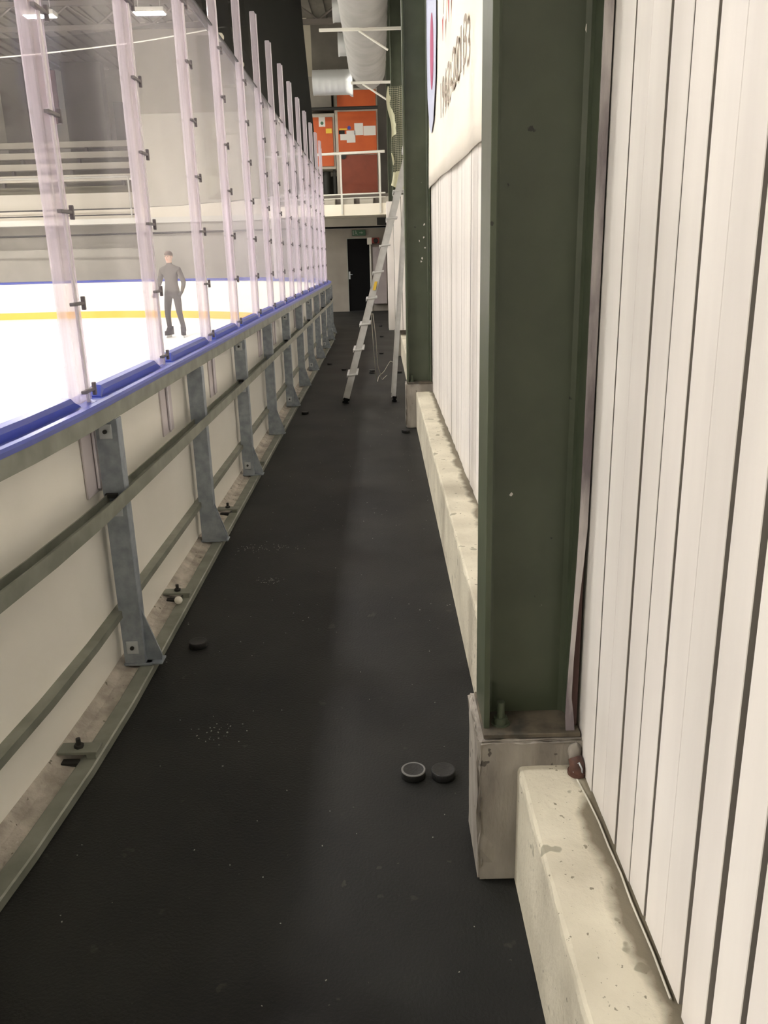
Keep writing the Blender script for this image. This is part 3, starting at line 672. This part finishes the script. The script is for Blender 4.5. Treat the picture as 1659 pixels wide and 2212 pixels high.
# crumbs on the rubber
mb = MB(); rr = random.Random(5)
for k in range(300):
    if k < 60: x = rr.gauss(-0.72, 0.10); y = rr.gauss(4.45, 0.03)
    elif k < 90: x = rr.gauss(-0.60, 0.03); y = rr.gauss(3.95, 0.03)
    elif k < 120: x = rr.gauss(-0.60, 0.05); y = rr.gauss(2.55, 0.04)
    else: x = rr.uniform(-0.92, 0.30); y = rr.uniform(1.0, 9)**1.0
    s1 = rr.uniform(0.0006, 0.0018)*(1 if k < 120 else 0.8); a = rr.uniform(0, 3.1)
    T = Matrix.Translation((x, y, 0.001)) @ Matrix.Rotation(a, 4, 'Z')
    mb.box((-s1*rr.uniform(1, 2.5), -s1, -0.0008), (s1*rr.uniform(1, 2.5), s1, 0.0008), T=T)
tag(mb.build('crumbs', hexmat('pale_crumbs', (0.32, 0.32, 0.28), 0.7)), 'pale ice and dust crumbs scattered on the black rubber', 'crumbs', kind='stuff')

# ------------------------------------------------------------------ ladder
ld = empty('stepladder', (-0.15, 9.45, 0)); tag(ld, 'aluminium stepladder standing open across the walkway', 'ladder')
O = Vector((-0.15, 9.45, 0))
apex = Vector((0.335, 0, 2.64))
def rail(y, fx, name='rail', w_=0.034, dirn=1):
    a = Vector((fx, y, 0.05)); b = Vector((apex.x, y*0.0+ (9.45+(y-9.45)*0.8), apex.z))
    d = (b-a).normalized(); side = Vector((d.z, 0, -d.x)).normalized()
    mb = MB(); P = []
    for p in (a, b):
        for (u, v) in ((-w_, -0.012), (w_, -0.012), (w_, 0.012), (-w_, 0.012)): P.append(p+side*u+Vector((0, v, 0))-O)
    mb.add(P, [(0, 3, 2, 1), (4, 5, 6, 7), (0, 1, 5, 4), (1, 2, 6, 5), (2, 3, 7, 6), (3, 0, 4, 7)])
    # flanges of the C profile
    for u in (-w_, w_):
        Q = []
        for p in (a, b):
            for (du, v) in ((-0.0025, -0.018), (0.0025, -0.018), (0.0025, 0.018), (-0.0025, 0.018)): Q.append(p+side*(u+du)+Vector((0, v, 0))-O)
        mb.add(Q, [(0, 3, 2, 1), (4, 5, 6, 7), (0, 1, 5, 4), (1, 2, 6, 5), (2, 3, 7, 6), (3, 0, 4, 7)])
    o = mb.build(name, M_alu, ld)
    ft = MB(); T = Matrix.Translation(Vector((fx-0.008*dirn, y, 0))-O) @ Matrix.Rotation(math.atan2(d.x, d.z), 4, 'Y')
    ft.bevbox((-w_-0.004, -0.022, 0.0), (w_+0.004, 0.022, 0.020), 0.004, T=T); ft.bevbox((-w_*0.7, -0.018, 0.02), (w_*0.7, 0.018, 0.036), 0.004, T=T); ft.bevbox((-w_-0.002, -0.021, 0.036), (w_+0.002, 0.021, 0.062), 0.004, T=T)
    ft.build('rubber_foot', M_black, o); return a, b, side
aL, bL, sL = rail(9.30, -0.418); rail(9.72, -0.418)
aR, bR, sR = rail(9.34, 0.118, 'rear_leg', 0.022, -1); rail(9.66, 0.118, 'rear_leg', 0.022, -1)
for k in range(1, 9):
    t = k*0.285/(bL-aL).length; p = aL+(bL-aL)*t; mb = MB()
    T = Matrix.Translation(Vector((p.x, 9.51, p.z))-O)
    wl = 0.225-0.004*k
    mb.bevbox((-0.062, -wl-0.012, -0.012), (0.062, wl+0.012, 0.004), 0.003, T=T @ Matrix.Rotation(-0.10, 4, 'Y'))
    mb.bevbox((-0.062, -wl, -0.035), (-0.056, wl, -0.01), 0.002, T=T); mb.build('step', M_alu, ld)
for k in (2, 5):
    t = k*0.42/(bR-aR).length; p = aR+(bR-aR)*t; mb = MB(); mb.tube([Vector((p.x, 9.34, p.z))-O, Vector((p.x, 9.66, p.z))-O], 0.010, 8); mb.build('cross_bar', M_alu, ld)
mb = MB(); mb.bevbox((apex.x-0.07+0.15, -0.19, apex.z-0.03), (apex.x+0.07+0.15, 0.19, apex.z+0.02), 0.006); mb.build('top_cap', M_alu, ld)
T0 = (aL+(bL-aL)*0.47)-O
MB().prism([(T0.x-0.02, T0.z-0.04), (T0.x+0.01, T0.z-0.04), (T0.x+0.035, T0.z+0.05), (T0.x+0.005, T0.z+0.05)], -0.165, -0.1635, 'y').build('yellow_sticker', M_yellow, ld)
pts = [(-0.105, 9.33, 0.98), (-0.10, 9.40, 0.75), (-0.085, 9.9, 0.32), (-0.07, 10.6, 0.05), (-0.05, 11.4, 0.006), (0.02, 11.9, 0.005), (0.08, 12.6, 0.005), (0.13, 13.1, 0.005), (0.17, 12.9, 0.005)]
def smooth_pts(p, n=6):
    p = [Vector(q) for q in p]; out = []
    for i in range(len(p)-1):
        p0 = p[max(i-1, 0)]; p1 = p[i]; p2 = p[i+1]; p3 = p[min(i+2, len(p)-1)]
        for k in range(n):
            t = k/n; out.append(0.5*((2*p1)+(-p0+p2)*t+(2*p0-5*p1+4*p2-p3)*t*t+(-p0+3*p1-3*p2+p3)*t**3))
    out.append(p[-1]); 
    for q in out: q.z = max(q.z, 0.004)
    return out
mb = MB(); mb.tube(smooth_pts(pts), 0.004, 6); mb.tube(smooth_pts([(-0.09, 9.33, 0.98), (-0.065, 9.45, 0.7), (-0.055, 9.9, 0.36), (-0.03, 10.3, 0.2), (-0.02, 10.6, 0.1), (0.0, 11.1, 0.005), (0.06, 11.5, 0.005)]), 0.004, 6)
tag(mb.build('hanging_cord', M_rope), 'thin pale cord looped from the ladder down to the floor', 'cord')

# ------------------------------------------------------------------ far platform, railing, air handling units
mb = MB()
mb.prism([(-3.2, 24.4), (0.46, 23.6), (0.46, 28), (-3.2, 28)], 2.68, 2.76, 'z'); struct(mb, 'floor', M_cream, 'cream underside slab of the plant platform')
def slab_pt(x, d=0): return Vector((x, 23.6+(0.46-x)*0.8/3.66+d, 0))
mb = MB(); a = slab_pt(-3.2); b = slab_pt(0.46)
def wallseg(mb, a, b, z0, z1, th=0.05, mi=0):
    d = (b-a).normalized(); n_ = Vector((-d.y, d.x, 0))*th
    P = [a, b, b+n_, a+n_]; mb.prism([(p.x, p.y) for p in P], z0, z1, 'z', mi)
wallseg(mb, a+Vector((0, -0.05, 0)), b+Vector((0, -0.05, 0)), 2.66, 2.95, 0.05); struct(mb, 'trim_5', M_cream, 'cream edge beam of the platform')
mb = MB()
for k in range(7):
    p0 = slab_pt(-3.1+k*0.52, 0.02); p1 = slab_pt(-3.1+k*0.52+0.36, 0.02); wallseg(mb, p0, p1, 2.95, 3.12, 0.08)
struct(mb, 'trim_6', M_wallg, 'grey blocks along the platform edge')
mb = MB(); wallseg(mb, slab_pt(-3.2, 0.12), slab_pt(0.46, 0.12), 2.76, 3.2, 0.05); struct(mb, 'trim_7', M_truss, 'dark kerb behind the platform edge')
rl = empty('platform_railing', slab_pt(-1)+Vector((0, 0, 3.0))); tag(rl, 'white tubular railing along the platform in front of the orange units', 'railing')
o3 = Vector(rl.location)
def rp(x, z): return slab_pt(x, -0.07)+Vector((0, 0, z))-o3
MB().tube([rp(-3.15, 4.22), rp(0.20, 4.22)], 0.035, 12).build('top_rail', M_white, rl)
MB().tube([rp(-3.15, 3.20), rp(0.20, 3.20)], 0.020, 10).build('lower_rail', M_white, rl)
MB().tube([rp(-3.15, 3.10), rp(0.20, 3.10)], 0.014, 10).build('lower_rail', M_white, rl)
for x in (-2.9, -1.94, -0.98, 0.06): MB().bevbox(tuple(rp(x, 2.70)-Vector((0.025, 0.02, 0))), tuple(rp(x, 4.22)+Vector((0.025, 0.02, 0))), 0.004).build('rail_post', M_white, rl)
ah = empty('air_handling_unit', (-0.57, 26.0, 2.9)); tag(ah, 'tall orange air handling unit with papers taped on its front', 'air handling unit')
def rel(o, a, b): return (tuple(Vector(a)-o.location), tuple(Vector(b)-o.location))
MB().box(*rel(ah, (-1.18, 25.95, 2.76), (0.04, 27.2, 6.15))).build('casing', M_wallg, ah)
MB().bevbox(*rel(ah, (-1.10, 25.90, 5.60), (0.00, 25.95, 6.10)), 0.008).build('upper_panel', M_orange, ah)
MB().bevbox(*rel(ah, (-1.10, 25.90, 4.42), (0.00, 25.95, 5.55)), 0.008).build('middle_panel', M_orange, ah)
tag(MB().bevbox(*rel(ah, (-1.10, 25.90, 3.10), (0.00, 25.95, 4.40)), 0.008).build('lower_panel', M_orange_shade, ah), 'orange panel with shade painted in as brown red')
for (x0, z0, x1, z1) in ((-0.63, 4.92, -0.38, 5.24), (-0.37, 4.91, -0.02, 5.16), (-0.86, 4.73, -0.61, 5.05), (-1.04, 4.80, -0.85, 4.96)):
    MB().box(*rel(ah, (x0, 25.893, z0), (x1, 25.899, z1))).build('paper', M_paper, ah)
tag(MB().box(*rel(ah, (-1.08, 25.893, 4.96), (-0.91, 25.899, 5.06))).build('label', M_gapdark, ah), 'dark label')
tag(MB().box(*rel(ah, (-1.06, 25.893, 5.07), (-0.84, 25.899, 5.11))).build('label', M_yellow, ah), 'yellow strip label')
tag(MB().tube([Vector((-0.78, 25.899, 5.12))-ah.location, Vector((-0.78, 25.889, 5.12))-ah.location], 0.05, 14).build('label', M_blue, ah), 'round blue label')
MB().tube([Vector((-0.98, 25.9, 4.38))-ah.location, Vector((-0.98, 25.84, 4.38))-ah.location], 0.09, 12).build('knob', M_dark, ah)
a2 = empty('air_handling_unit', (-1.53, 26.0, 2.9)); tag(a2, 'smaller orange air handling unit with a green and white sign, on the left', 'air handling unit')
MB().box(*rel(a2, (-1.95, 25.95, 4.05), (-1.20, 27.0, 5.52))).build('casing', M_wallg, a2)
MB().bevbox(*rel(a2, (-1.84, 25.90, 4.12), (-1.25, 25.95, 5.42)), 0.008).build('door_panel', M_orange, a2)
MB().box(*rel(a2, (-1.93, 26.1, 2.76), (-1.86, 26.2, 4.05))).build('leg', M_dark, a2)
MB().box(*rel(a2, (-1.30, 26.1, 2.76), (-1.23, 26.2, 4.05))).build('leg', M_dark, a2)
q = MB().box(*rel(a2, (-1.64, 25.893, 5.17), (-1.46, 25.899, 5.42))).build('sign', M_paper, a2); tag(q, 'white sign')
MB().tube([Vector((-1.55, 25.893, 5.26))-a2.location, Vector((-1.55, 25.888, 5.26))-a2.location], 0.045, 14).build('green_symbol', M_green_sign, q)
tag(MB().box(*rel(a2, (-1.45, 25.893, 4.99), (-1.28, 25.899, 5.12))).build('label', M_yellow, a2), 'yellow label')
mb = MB(); mb.tube([(-2.3, 25.4, 5.55), (0.05, 25.4, 5.56)], 0.045, 12); tag(mb.build('black_pipe', M_dark), 'horizontal dark pipe in front of the orange units', 'pipe')
mb = MB(); mb.box((-2.6, 25.55, 5.62), (-1.25, 27, 6.4)); tag(mb.build('sheet_plenum', M_ceil), 'dull sheet metal box above the smaller orange unit', 'plenum')
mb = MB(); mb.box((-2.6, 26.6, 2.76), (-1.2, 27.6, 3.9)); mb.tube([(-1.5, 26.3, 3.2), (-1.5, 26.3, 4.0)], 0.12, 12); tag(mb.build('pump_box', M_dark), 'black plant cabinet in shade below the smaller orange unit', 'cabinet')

# silver cross duct with flared end
mb = MB(); R_ = 0.225; pts = []; rs = []
x = -1.22
while x < -0.52:
    pts.append((x, 18.0, 4.86)); rs.append(R_+0.002); pts.append((x+0.02, 18.0, 4.86)); rs.append(R_); pts.append((x+0.10, 18.0, 4.86)); rs.append(R_); x += 0.12
pts += [(-0.48, 18.0, 4.86), (-0.44, 18.0, 4.86)]; rs += [R_+0.03, R_+0.04]
mb.tube(pts, rs, 32); tag(mb.build('spiral_duct', M_silver), 'shiny silver duct crossing above the walkway', 'duct')
# big lengthwise duct
mb = MB(); cxd, czd, rd = -0.15, 5.12, 0.36; pts = []; rs = []
for k in range(26):
    yy = 4+k*0.55; pts += [(cxd, yy, czd), (cxd, yy+0.03, czd), (cxd, yy+0.06, czd)]; rs += [rd, rd+0.004, rd]
pts += [(cxd, 18.30, czd), (cxd, 18.42, czd)]; rs += [rd*0.98, rd*0.72]
mb.tube(pts, rs, 40); tag(mb.build('large_duct', M_duct), 'large round grey duct running overhead along the plank wall', 'duct')
for yy, zz, lab in ((15.2, 5.42, 'short silver collar on the large duct, nearer of the two'), (17.0, 5.30, 'short silver collar on the large duct, farther of the two')):
    mb = MB(); mb.tube([(-0.66, yy, zz), (-0.63, yy, zz), (-0.40, yy, zz)], [0.20, 0.19, 0.19], 24); tag(mb.build('duct_collar', M_silver), lab, 'duct collar')
# wall brackets
for yy, zz, lab in ((13.62, 4.95, 'white triangular bracket under the large duct, upper in the photo'), (15.9, 4.66, 'white triangular bracket under the large duct, lower in the photo')):
    o = empty('duct_bracket', (0.2, yy, zz)); tag(o, lab, 'bracket'); zb = -0.22
    xl = -1.0 if yy < 14 else -0.62
    MB().bevbox((xl, -0.02, zb), (0.25, 0.02, zb+0.04), 0.004).build('arm', M_white, o)
    MB().tube([(-0.42, 0, zb), (0.0, 0, zb-0.26)], 0.016, 8).build('brace', M_white, o)

# exit sign, alarm and pipe round the door
sg = empty('exit_sign', (-0.60, 25.94, 2.27)); tag(sg, 'dull green emergency exit sign above the dark doorway', 'sign')
MB().bevbox((-0.20, -0.01, -0.08), (0.20, 0.02, 0.08), 0.004).build('sign_board', M_green_sign, sg)
m = MB(); m.tube([(-0.09, -0.012, 0.05), (-0.09, -0.014, 0.05)], 0.016, 10)
m.prism([(-0.10, 0.03), (-0.07, 0.03), (-0.06, -0.01), (-0.03, -0.05), (-0.045, -0.055), (-0.085, -0.02), (-0.12, -0.05), (-0.13, -0.04), (-0.10, -0.01)], -0.014, -0.011, 'y')
m.prism([(0.01, 0.012), (0.08, 0.012), (0.08, 0.035), (0.13, 0.0), (0.08, -0.035), (0.08, -0.012), (0.01, -0.012)], -0.014, -0.011, 'y')
m.prism([(-0.18, -0.06), (-0.15, -0.06), (-0.15, 0.06), (-0.18, 0.06)], -0.014, -0.011, 'y')
m.build('pictogram', hexmat('dull_white', (0.25, 0.30, 0.25), 0.6), sg)
al = empty('alarm_bell', (-0.10, 25.9, 2.03)); tag(al, 'dark red alarm unit on a white bracket beside the door', 'alarm')
MB().bevbox((-0.12, -0.08, -0.07), (0.10, 0.08, 0.09), 0.01).build('red_body', M_red, al); MB().bevbox((-0.26, -0.06, -0.10), (-0.12, 0.06, 0.10), 0.01).build('white_bracket', M_white, al)
MB().tube([(0.0, -0.08, 0.0), (0.0, -0.11, 0.0)], [0.07, 0.05], 14).build('gong', M_dark, al)
mb = MB(); mb.tube([(-0.27, 25.9, 0.0), (-0.27, 25.9, 1.94)], 0.025, 10); tag(mb.build('white_pipe', M_white), 'thin white vertical pipe at the right of the dark doorway', 'pipe')
mb = MB(); mb.bevbox((-0.20, 25.75, 0.22), (0.20, 25.98, 1.86), 0.01); tag(mb.build('wall_cabinet', noisy('lilac_metal', (0.36, 0.32, 0.32), (0.42, 0.375, 0.37), 3, 0.6)), 'pale lilac grey metal cabinet right of the door', 'cabinet')
mb = MB(); mb.bevbox((-0.05, 24.9, 2.44), (0.22, 25.2, 2.64), 0.01); mb.box((0.0, 24.88, 2.50), (0.18, 24.9, 2.53)); tag(mb.build('junction_box', M_dark), 'dark equipment box under the platform corner', 'box')

# ------------------------------------------------------------------ rink far side: stand
mb = MB().box((-30, 27.9, 2.78), (-3.0, 28.6, 2.95)); struct(mb, 'trim_8', M_white, 'white front edge of the spectator stand')
mb = MB().box((-30, 28.4, 2.95), (-7.6, 28.5, 3.75)); struct(mb, 'trim_9', M_cream, 'cream parapet of the spectator stand')
mb = MB()
for k in range(4):
    y = 28.9+k*0.9; z = 4.0+k*0.45; mb.box((-30, y, z-0.75), (-7.7, y+0.95, z))
struct(mb, 'trim_10', noisy('olive_concrete', (0.22, 0.20, 0.12), (0.28, 0.26, 0.16), 1, 0.9), 'olive concrete tiers of the spectator stand')
for k in range(4):
    y = 28.95+k*0.9; z = 4.0+k*0.45; o = empty('bench', (-19, y, z)); tag(o, 'long pale bench on the far stand, %s row' % ['lowest', 'second', 'third', 'top'][k], 'bench')
    MB().bevbox((-11, 0, 0.16), (11.1, 0.3, 0.36), 0.01).build('bench_seat', M_cream, o)
    for j in range(12): MB().box((-10.8+j*1.95, 0.08, 0), (-10.72+j*1.95, 0.24, 0.28)).build('bench_leg', M_truss, o)
rl = empty('stand_railing', (-15, 28.2, 2.95)); tag(rl, 'white tube railing along the front of the far stand', 'railing')
MB().tube([(-15, 0, 1.25), (12, 0, 1.25)], 0.035, 8).build('top_rail', M_white, rl)
MB().tube([(-15, 0, 0.3), (12, 0, 0.3)], 0.02, 8).build('lower_rail', M_dark, rl); MB().tube([(-15, 0, 0.12), (12, 0, 0.12)], 0.02, 8).build('lower_rail', M_dark, rl)
for j in range(12): MB().tube([(-14.5+j*2.4, 0, 0), (-14.5+j*2.4, 0, 1.25)], 0.03, 8).build('rail_post', M_white, rl)
mb = MB().tube([(-30, 28.3, 2.45), (-3.2, 27.85, 2.48)], 0.03, 8); tag(mb.build('dark_pipe', M_dark), 'thin dark pipe along the wall under the far stand', 'pipe')
# dark doorway and notice at the back of the stand, dark column panels
mb = MB().box((-9.75, 33.9, 6.0), (-8.9, 34.02, 7.3)); tag(mb.build('door_2', M_window), kind='structure')
for x, wdt in ((-12.9, 0.9), (-10.4, 1.4)):
    mb = MB().bevbox((x-wdt/2, 32.6, 4.0), (x+wdt/2, 33.1, 8.4), 0.02); tag(mb.build('pillar', noisy('dark_pillar%d' % x, (0.09, 0.08, 0.065), (0.13, 0.12, 0.095), 1, 0.8)), 'dark grey pillar rising from the far stand, ' + ('left one' if x < -11 else 'right one'), 'pillar')
mb = MB().bevbox((-11.6, 31.8, 6.3), (-11.05, 31.9, 8.0), 0.01); tag(mb.build('wall_banner', hexmat('maroon_cloth', (0.20, 0.07, 0.06), 0.8)), 'narrow maroon hanging behind the far stand', 'banner')
mb = MB().bevbox((-5.4, 27.96, 3.3), (-3.4, 28.0, 4.9), 0.005)
mb = MB(); pts = []
for k in range(25):
    t = k/24; pts.append((-10.5+7.3*t, 20.0, 5.70+0.52*t+0.10*(2*t-1)**2+ (0.15*max(0, t-0.75))))
mb.tube(pts, 0.014, 6); tag(mb.build('white_cable', M_white), 'thin white cable strung high across the rink', 'cable')

# ------------------------------------------------------------------ skater
sk = empty('person', (-4.48, 18.45, 0.0), math.radians(-12)); tag(sk, 'blurred person in grey jacket and dark trousers skating upright on the ice', 'person')
def skin_mesh(name, verts, edges, radii, root, mats, pick, parent, sub=2):
    me = bpy.data.meshes.new(name+'_src'); me.from_pydata(verts, edges, []); o = bpy.data.objects.new('tmp', me); C.objects.link(o)
    md = o.modifiers.new('s', 'SKIN'); md.use_smooth_shade = True
    for i, v in enumerate(me.skin_vertices[0].data): v.radius = radii[i] if isinstance(radii[i], tuple) else (radii[i], radii[i]); v.use_root = (i == root)
    ms = o.modifiers.new('u', 'SUBSURF'); ms.levels = sub; ms.render_levels = sub
    bpy.context.view_layer.update()
    m2 = bpy.data.meshes.new_from_object(o.evaluated_get(bpy.context.evaluated_depsgraph_get())); bpy.data.objects.remove(o)
    m2.name = name
    m2.materials.clear()
    for m_ in mats: m2.materials.append(m_)
    for p in m2.polygons: p.material_index = pick(p.center); p.use_smooth = True
    ob = bpy.data.objects.new(name, m2); C.objects.link(ob); ob.parent = parent; return ob
V = [(0, 0, 0.98), (0.0, 0.0, 1.12), (0.0, 0.01, 1.28), (0.0, 0.0, 1.43), (0.0, -0.01, 1.52), (0.0, -0.02, 1.58),   # 0-5 spine, neck
     (0.0, -0.03, 1.66), (0.0, -0.03, 1.745),                                                                        # 6,7 head
     (0.10, 0, 0.92), (0.15, -0.06, 0.52), (0.19, 0.03, 0.14), (0.20, -0.10, 0.09),                                  # right leg
     (-0.10, 0, 0.92), (-0.13, -0.05, 0.50), (-0.16, 0.06, 0.12), (-0.15, -0.08, 0.07),                              # left leg
     (0.19, 0.0, 1.42), (0.28, 0.02, 1.15), (0.30, -0.16, 0.97), (0.30, -0.22, 0.93),                                # right arm
     (-0.19, 0.0, 1.42), (-0.29, 0.03, 1.15), (-0.31, -0.13, 0.95), (-0.31, -0.19, 0.91)]                            # left arm
Ed = [(0,1),(1,2),(2,3),(3,4),(4,5),(5,6),(6,7),(0,8),(8,9),(9,10),(10,11),(0,12),(12,13),(13,14),(14,15),(3,16),(16,17),(17,18),(18,19),(3,20),(20,21),(21,22),(22,23)]
Rr = [(.15,.11),(.14,.105),(.16,.115),(.15,.10),.065,.055,(.078,.095),(.065,.08),.095,.068,.048,.04,.095,.068,.048,.04,.07,.054,.034,.034,.07,.054,.034,.034]
for sgn, base in ((1, 19), (-1, 23)):
    bx, by, bz = V[base]
    for j, (dx, l) in enumerate(((-0.030, .060), (-0.010, .072), (0.010, .075), (0.030, .066))):
        i0 = len(V); V.append((bx+dx, by-0.035, bz-0.015)); V.append((bx+dx, by-0.035-l*0.5, bz-0.03)); V.append((bx+dx, by-0.03-l*0.75, bz-0.03-l*0.5))
        Ed += [(base, i0), (i0, i0+1), (i0+1, i0+2)]; Rr += [.011, .0095, .0085]
    i0 = len(V); V.append((bx-sgn*0.045, by-0.01, bz-0.005)); V.append((bx-sgn*0.06, by-0.045, bz-0.02)); Ed += [(base, i0), (i0, i0+1)]; Rr += [.012, .010]
def pick(c):
    if c.z > 1.565: return 2
    if c.z < 0.99 and abs(c.x) < 0.26 and c.z < 0.98: return 1
    if c.y < -0.185 and abs(c.x) > 0.22: return 3
    return 0
skin_mesh('body', V, Ed, Rr, 0, [M_jacket, M_trouser, M_skin, M_glove], pick, sk)
hb = MB(); bm = bmesh.new(); bmesh.ops.create_uvsphere(bm, u_segments=24, v_segments=16, radius=1)
for v in bm.verts: v.co = Vector((v.co.x*0.086, v.co.y*0.106+0.008, v.co.z*0.085 if v.co.z > 0 else v.co.z*0.12*(1 if v.co.y > 0.2 else 0.2)))
hb.bm(bm, T=Matrix.Translation((0, -0.02, 1.725)), sm=True); hb.build('hair', M_hair, sk)
fc = MB(); fc.prism([(-0.010, 1.645), (0.010, 1.645), (0.004, 1.69), (-0.004, 1.69)], -0.145, -0.11, 'y'); fc.build('nose', M_skin, sk)
for sx in (-1, 1):
    e = MB(); bm = bmesh.new(); bmesh.ops.create_uvsphere(bm, u_segments=10, v_segments=8, radius=0.010); e.bm(bm, T=Matrix.Translation((sx*0.030, -0.116, 1.69)), sm=True); e.build('eye', M_dark, sk)
    e = MB(); bm = bmesh.new(); bmesh.ops.create_uvsphere(bm, u_segments=10, v_segments=8, radius=1); e.bm(bm, T=Matrix.Translation((sx*0.080, -0.02, 1.68)) @ Matrix.Diagonal((0.010, 0.018, 0.032, 1)), sm=True); e.build('ear', M_skin, sk)
mo = MB(); mo.bevbox((-0.022, -0.118, 1.618), (0.022, -0.105, 1.626), 0.003); mo.build('mouth', M_redp, sk)
for nm, (x, y, z), rz in (('skate', (0.20, -0.05, 0.0), 0.5), ('skate', (-0.155, -0.02, 0.0), 0.0)):
    T = Matrix.Translation((x, y, z)) @ Matrix.Rotation(rz, 4, 'Z')
    s1 = MB(); bm = bmesh.new(); bmesh.ops.create_cube(bm, size=1)
    bmesh.ops.subdivide_edges(bm, edges=bm.edges[:], cuts=2, use_grid_fill=True)
    for v in bm.verts:
        v.co = Vector((v.co.x*0.095, v.co.y*0.29, 0.10+v.co.z*0.09))
        if v.co.z > 0.13 and v.co.y > 0: v.co.z += 0.09
        if v.co.y < -0.1: v.co.x *= 0.7
    s1.bm(bm, T=T, sm=True); s1.prism([(-0.13, 0.006), (0.12, 0.006), (0.14, 0.02), (0.10, 0.055), (-0.10, 0.055), (-0.15, 0.02)], -0.002, 0.002, 'x', mi=1, T=T)
    s1.build('skate', [M_black, M_clip], sk)
